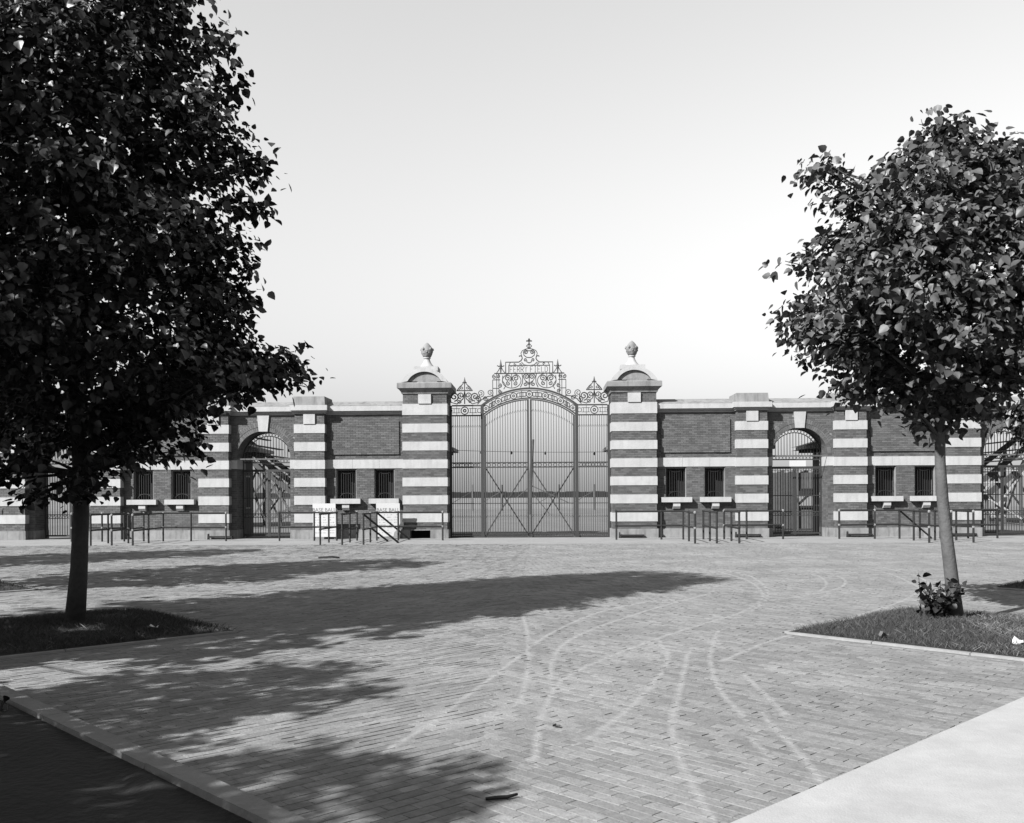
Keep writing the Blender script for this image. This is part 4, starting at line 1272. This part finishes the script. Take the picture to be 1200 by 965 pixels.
def make_tree(label, loc, profile, lean, trunk_r, nclus, perc, lsize, lm, bm, seed, extra=(), singles=0, group=None, lump=1.0, hole=0.0):
    r = np.random.default_rng(seed); rr = random.Random(seed)
    t = thing("tree", label, "tree", loc, group)
    zs = np.array([p[0] for p in profile]); Rs = np.array([p[1] for p in profile])
    ztop, zbot = zs.max(), zs.min()
    o = np.argsort(zs); zs, Rs = zs[o], Rs[o]
    ph = r.uniform(0, 6.28, 6)
    def axis(z): return np.array((lean[0] * z + 0.05 * math.sin(z * 1.3 + ph[5]), lean[1] * z + 0.05 * math.cos(z * 1.1 + ph[4])))
    def Rad(z, a):
        return np.interp(z, zs, Rs) * (1 + lump * (0.13 * math.sin(3 * a + ph[0] + 1.3 * z) + 0.10 * math.sin(5 * a + ph[1] - 2.1 * z) + 0.08 * math.sin(2 * a + ph[2] + 3.7 * z)))
    # trunk and limbs
    T = MB(); zz_ = np.linspace(0, ztop * 0.86, 12)
    T.tube([(*axis(z), z) for z in zz_], [max(0.015, trunk_r * (1 - 0.82 * (z / ztop)) * (1.0 + 0.14 * math.exp(-z / 0.15))) for z in zz_], 10)
    T.build("trunk", bm, t, smooth=True)
    cl = []
    zz2 = np.linspace(zbot, ztop, 60); wgt = np.interp(zz2, zs, Rs) ** 1.75 + 0.05; wgt /= wgt.sum()
    tries = 0
    while len(cl) < nclus and tries < nclus * 5:
        tries += 1
        z = r.choice(zz2, p=wgt) + r.uniform(-.08, .08); a = r.uniform(0, 2 * math.pi)
        u = r.uniform(0, 1) ** (1 / 2.7)
        hh_ = hole * (2.2 if z < zbot + 0.3 * (ztop - zbot) else 0.8)
        if hole and (math.sin(2.3 * z + 3 * a + ph[3]) + math.sin(4.1 * z - 2 * a + ph[0])) > 2 - 2 * hh_: continue
        R_ = Rad(z, a) * u
        ax = axis(z)
        cl.append((ax[0] + R_ * math.cos(a), ax[1] + R_ * math.sin(a), z, a, u))
    for ex, ey, ez, sp, n_ in extra:
        for _ in range(n_):
            q = r.normal(0, sp, 3); cl.append((ex + q[0], ey + q[1], ez + q[2] * 0.6, math.atan2(ey, ex), 1.0))
    B = MB()
    outer = sorted(cl, key=lambda c: -c[4])
    for c in outer[:90]:                              # limbs out to the leaf sprays
        zb0 = max(zbot * 0.9 + 0.15, c[2] - rr.uniform(0.5, 1.3)); zb0 = min(zb0, ztop * 0.84); ax = axis(zb0)
        mid = (ax[0] * .5 + c[0] * .5, ax[1] * .5 + c[1] * .5, zb0 * .42 + c[2] * .58)
        B.tube([(*ax, zb0), mid, c[:3]], [0.035 * trunk_r / 0.13, 0.02 * trunk_r / 0.13, 0.006], 4)
    B.build("limbs", bm, t)
    P, Dv, Nv, S = [], [], [], []
    for cx, cy, cz, a, u in cl:
        out = np.array((math.cos(a + r.normal(0, .6)), math.sin(a + r.normal(0, .6)), r.normal(-0.05, 0.3))); out /= np.linalg.norm(out)
        n = max(3, int(r.normal(perc, perc * 0.3)))
        s_ = r.uniform(-0.28, 0.26, n)
        p = np.array((cx, cy, cz)) + out[None] * s_[:, None] + r.normal(0, 0.075, (n, 3)); p[:, 2] -= np.abs(s_) * 0.18
        d = out[None] * 0.55 + r.normal(0, 0.55, (n, 3)); d[:, 2] -= 0.55
        nv = np.array((0, 0, 1.0))[None] + out[None] * 0.65 + r.normal(0, 0.45, (n, 3))
        P.append(p); Dv.append(d); Nv.append(nv); S.append(lsize * r.uniform(0.5, 1.35, n))
    P, Dv, Nv, S = map(np.concatenate, (P, Dv, Nv, S))
    k = P[:, 2] > 0.9
    P, Dv, Nv, S = P[k], Dv[k], Nv[k], S[k]
    V = leaf_arrays(P, Dv, Nv, S)
    n = len(V)
    if singles:
        # the leaves nearest the camera side, one by one
        tocam = np.array((CX - loc[0], -D - loc[1])); tocam /= np.linalg.norm(tocam)
        sc_ = P[:, 0] * tocam[0] + P[:, 1] * tocam[1] + r.uniform(0, 1.2, n) + 8 * (S - lsize)
        pick = np.argsort(-sc_)[:singles]
        rest = np.ones(n, bool); rest[pick] = False
        base = np.zeros((6, 3)); protos = []
        for v in range(6):
            lv = LEAF_V.copy(); lv[:, 2] *= 0.6 + 0.3 * v; lv[4, 2] -= 0.04 * v
            protos.append(leaf_mesh("leaf", lv[None], lm))
        for i in pick:
            o_ = put("leaf", protos[i % 6], t)
            d = Vector(Dv[i]).normalized(); x = d.cross(Vector(Nv[i])).normalized(); z = x.cross(d)
            m4 = Matrix((x, d, z)).transposed().to_4x4()
            o_.matrix_basis = Matrix.Translation(P[i]) @ m4 @ Matrix.Scale(S[i], 4)
        V = V[rest]
    put("crown", leaf_mesh("crown", V, lm), t, "stuff")
    return t

profL = [(8.7, 0.1), (8.3, 0.9), (7.75, 1.45), (6.7, 1.75), (5.75, 2.0), (4.75, 2.0), (3.9, 2.25), (3.25, 2.45), (2.8, 1.95), (2.45, 1.15), (2.15, 0.55), (1.9, 0.25)]
lx, ly = c2w(-5.36, 11.8)
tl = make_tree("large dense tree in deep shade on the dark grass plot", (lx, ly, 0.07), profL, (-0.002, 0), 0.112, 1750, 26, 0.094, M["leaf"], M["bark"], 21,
               extra=((2.5, 0.1, 3.15, 0.15, 16), (2.1, -0.2, 3.05, 0.22, 16), (2.02, 0.2, 5.75, 0.13, 5), (2.0, 0, 4.7, 0.13, 5), (0.6, -0.5, 2.1, 0.2, 5), (-0.5, -0.6, 1.95, 0.2, 6), (-0.9, -0.3, 1.9, 0.16, 5), (0.35, -0.4, 1.7, 0.13, 4), (1.0, -0.3, 2.15, 0.2, 6), (1.45, -0.2, 2.3, 0.18, 5), (-0.3, -0.5, 1.6, 0.12, 3)), singles=300, lump=0.9, hole=0.10)
profR = [(6.2, 0.05), (5.85, 0.5), (5.4, 1.1), (4.9, 1.4), (4.5, 1.6), (3.8, 1.85), (3.3, 1.6), (2.95, 1.2), (2.6, 0.65), (2.35, 0.2)]
rx, ry = c2w(5.46, 11.95)
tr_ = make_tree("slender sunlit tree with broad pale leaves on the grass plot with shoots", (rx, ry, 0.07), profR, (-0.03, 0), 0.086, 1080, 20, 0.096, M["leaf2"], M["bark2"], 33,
                extra=((-1.5, 0, 5.45, 0.18, 9), (-1.66, 0.1, 3.7, 0.15, 9), (0.05, 0, 5.95, 0.13, 8), (0.8, 0, 5.75, 0.2, 14), (1.3, 0.2, 5.2, 0.25, 14), (-1.6, 0.1, 4.5, 0.15, 5)), singles=300, lump=1.0, hole=0.12)

# neighbours that stand outside the picture; their shade lies across the paving
def shade_tree(cx, cz, sc_, rz, label):
    x, y = c2w(cx, cz)
    return dup(tree0, (x, y, 0.0), label, "trees that shade the paving", rz, (sc_, sc_, 0.92 if cx > 0 else sc_))
x0, y0 = c2w(-10.45, 16.85)
tree0 = make_tree("street tree of the rows beside the approach, its shade on the paving", (x0, y0, 0), [(p[0] * 0.92, p[1] * 1.02) for p in profL], (0, 0), 0.13, 520, 22, 0.15, M["leaf"], M["bark"], 5,
                  group="trees that shade the paving", lump=0.8)
for i, (cx, cz, s_, rz) in enumerate([(-15.6, 22.1, 0.95, 1.2), (-9.6, 7.9, 1.25, 2.2), (-7.1, 4.1, 0.70, 4.0), (-6.9, 0.5, 0.78, 0.6), (-6.3, 3.0, 0.5, 5.1), (10.25, 16.2, 0.62, 3.1)]):
    shade_tree(cx, cz, s_, rz, "street tree of the rows beside the approach, its shade on the paving")

# shoots at the lit tree's foot
def leafy(name, label, cat, loc, n, hmax, spread, size, seed, m, stems=6):
    r = np.random.default_rng(seed)
    t = thing(name, label, cat, loc)
    st = MB(); P, Dv, Nv, S = [], [], [], []
    for k in range(stems):
        a = r.uniform(0, 6.28); h = hmax * r.uniform(0.5, 1.0) if k else hmax
        tip = np.array((spread * math.cos(a) * r.uniform(.4, 1), spread * math.sin(a) * r.uniform(.4, 1), h))
        st.tube([(tip[0] * .15, tip[1] * .15, 0), (tip[0] * .5, tip[1] * .5, h * .6), tuple(tip)], [0.008, 0.006, 0.002], 4)
        for j in range(n // stems):
            u = r.uniform(0.1, 1.02)
            P.append(tip * u + r.normal(0, 0.03, 3)); dd = r.normal(0, 1, 3); dd[2] -= 0.3
            Dv.append(dd); Nv.append(np.array((0, 0, 0.8)) + r.normal(0, .5, 3)); S.append(size * r.uniform(.6, 1.2))
    P, Dv, Nv, S = map(np.array, (P, Dv, Nv, S)); P[:, 2] = np.maximum(P[:, 2], 0.02)
    st.build("stems", m, t)
    put("leaves", leaf_mesh("leaves", leaf_arrays(P, Dv, Nv, S), m), t, "stuff")
bx_, by_ = c2w(5.22, 11.75)
leafy("shoots", "bushy leaf shoots sprouting at the lit tree's foot", "plant", (bx_, by_, 0.07), 260, 0.46, 0.27, 0.085, 4, M["leaf"], 14)
hx_, hy_ = c2w(5.03, 11.8)
leafy("sprig", "thin leafy sprig standing beside the shoots", "plant", (hx_, hy_, 0.07), 9, 0.58, 0.06, 0.09, 8, M["leaf"], 1)
for cx, cz, h, sd_, lb in ((-4.25, 7.83, 0.17, 3, "small dark weed at the kerb's back edge, by the picture's left border"), (-3.75, 7.28, 0.14, 6, "small dark weed growing behind the kerb, nearer to the caption stones")):
    wx_, wy_ = c2w(cx - 0.1, cz - 0.1)
    leafy("weed", lb.replace(", nearer to the caption stones", ", the second along the kerb"), "weed", (wx_, wy_, 0.03), 14, h, 0.07, 0.05, sd_, M["leaf"], 4)

# ------------------------------------------------------------------ litter
def at_px(x, y):
    y0_ = 578.5 - 0.005 * (x - 600); z = 1.65 * 1125 / (y - y0_)
    return c2w((x - 600) / 1125 * z, z)
sx, sy = at_px(586, 937)
tag(put("stick", MB().tube([(-0.085, -0.03, 0.012), (-0.03, -0.022, 0.016), (0.03, -0.002, 0.014), (0.085, 0.03, 0.02)], [0.008, 0.011, 0.010, 0.007], 6).mesh("stick", M["dark"], True)),
    "short dark stick lying on the near paving", "stick").location = (sx, sy, 0)
sx, sy = at_px(384, 655)
tag(put("branch", MB().tube([(-0.25, 0, 0.03), (0.1, 0.02, 0.05), (0.3, -0.03, 0.03)], [0.02, 0.03, 0.02], 6).mesh("branch", M["dark"], True)),
    "dark broken branch lying on the paving before the signboards", "branch").location = (sx, sy, 0)
def scrap(name, px, py, s_, z, label, m, cat="litter"):
    x, y = at_px(px, py); r = random.Random(px)
    mb = MB(); n = 4
    for i in range(n):
        for j in range(n):
            mb.v.append(((i / 3 - .5) * s_ + r.uniform(-.1, .1) * s_, (j / 3 - .5) * s_ * .8 + r.uniform(-.1, .1) * s_, r.uniform(0.0, .35) * s_ * (1 + (i == 1))))
    for i in range(3):
        for j in range(3):
            a = i * 4 + j; mb.f.append((a, a + 1, a + 5, a + 4))
    tag(mb.build(name, m), label, cat).location = (x, y, z)
scrap("paper_scrap", 1194, 764, 0.12, 0.075, "crumpled white paper lying on the dry grass by the picture's edge", M["paper"])
scrap("paper_scrap", 178, 746, 0.12, 0.09, "small white paper scrap on the shaded dark grass", M["paper"])
scrap("dead_leaf", 651, 853, 0.05, 0.008, "single dark fallen leaf on the sunlit paving", M["wood"], "leaf")
scrap("dead_leaf", 1035, 753, 0.09, 0.06, "curled dead leaf at the grass plot's stone edge", M["wood"], "leaf")
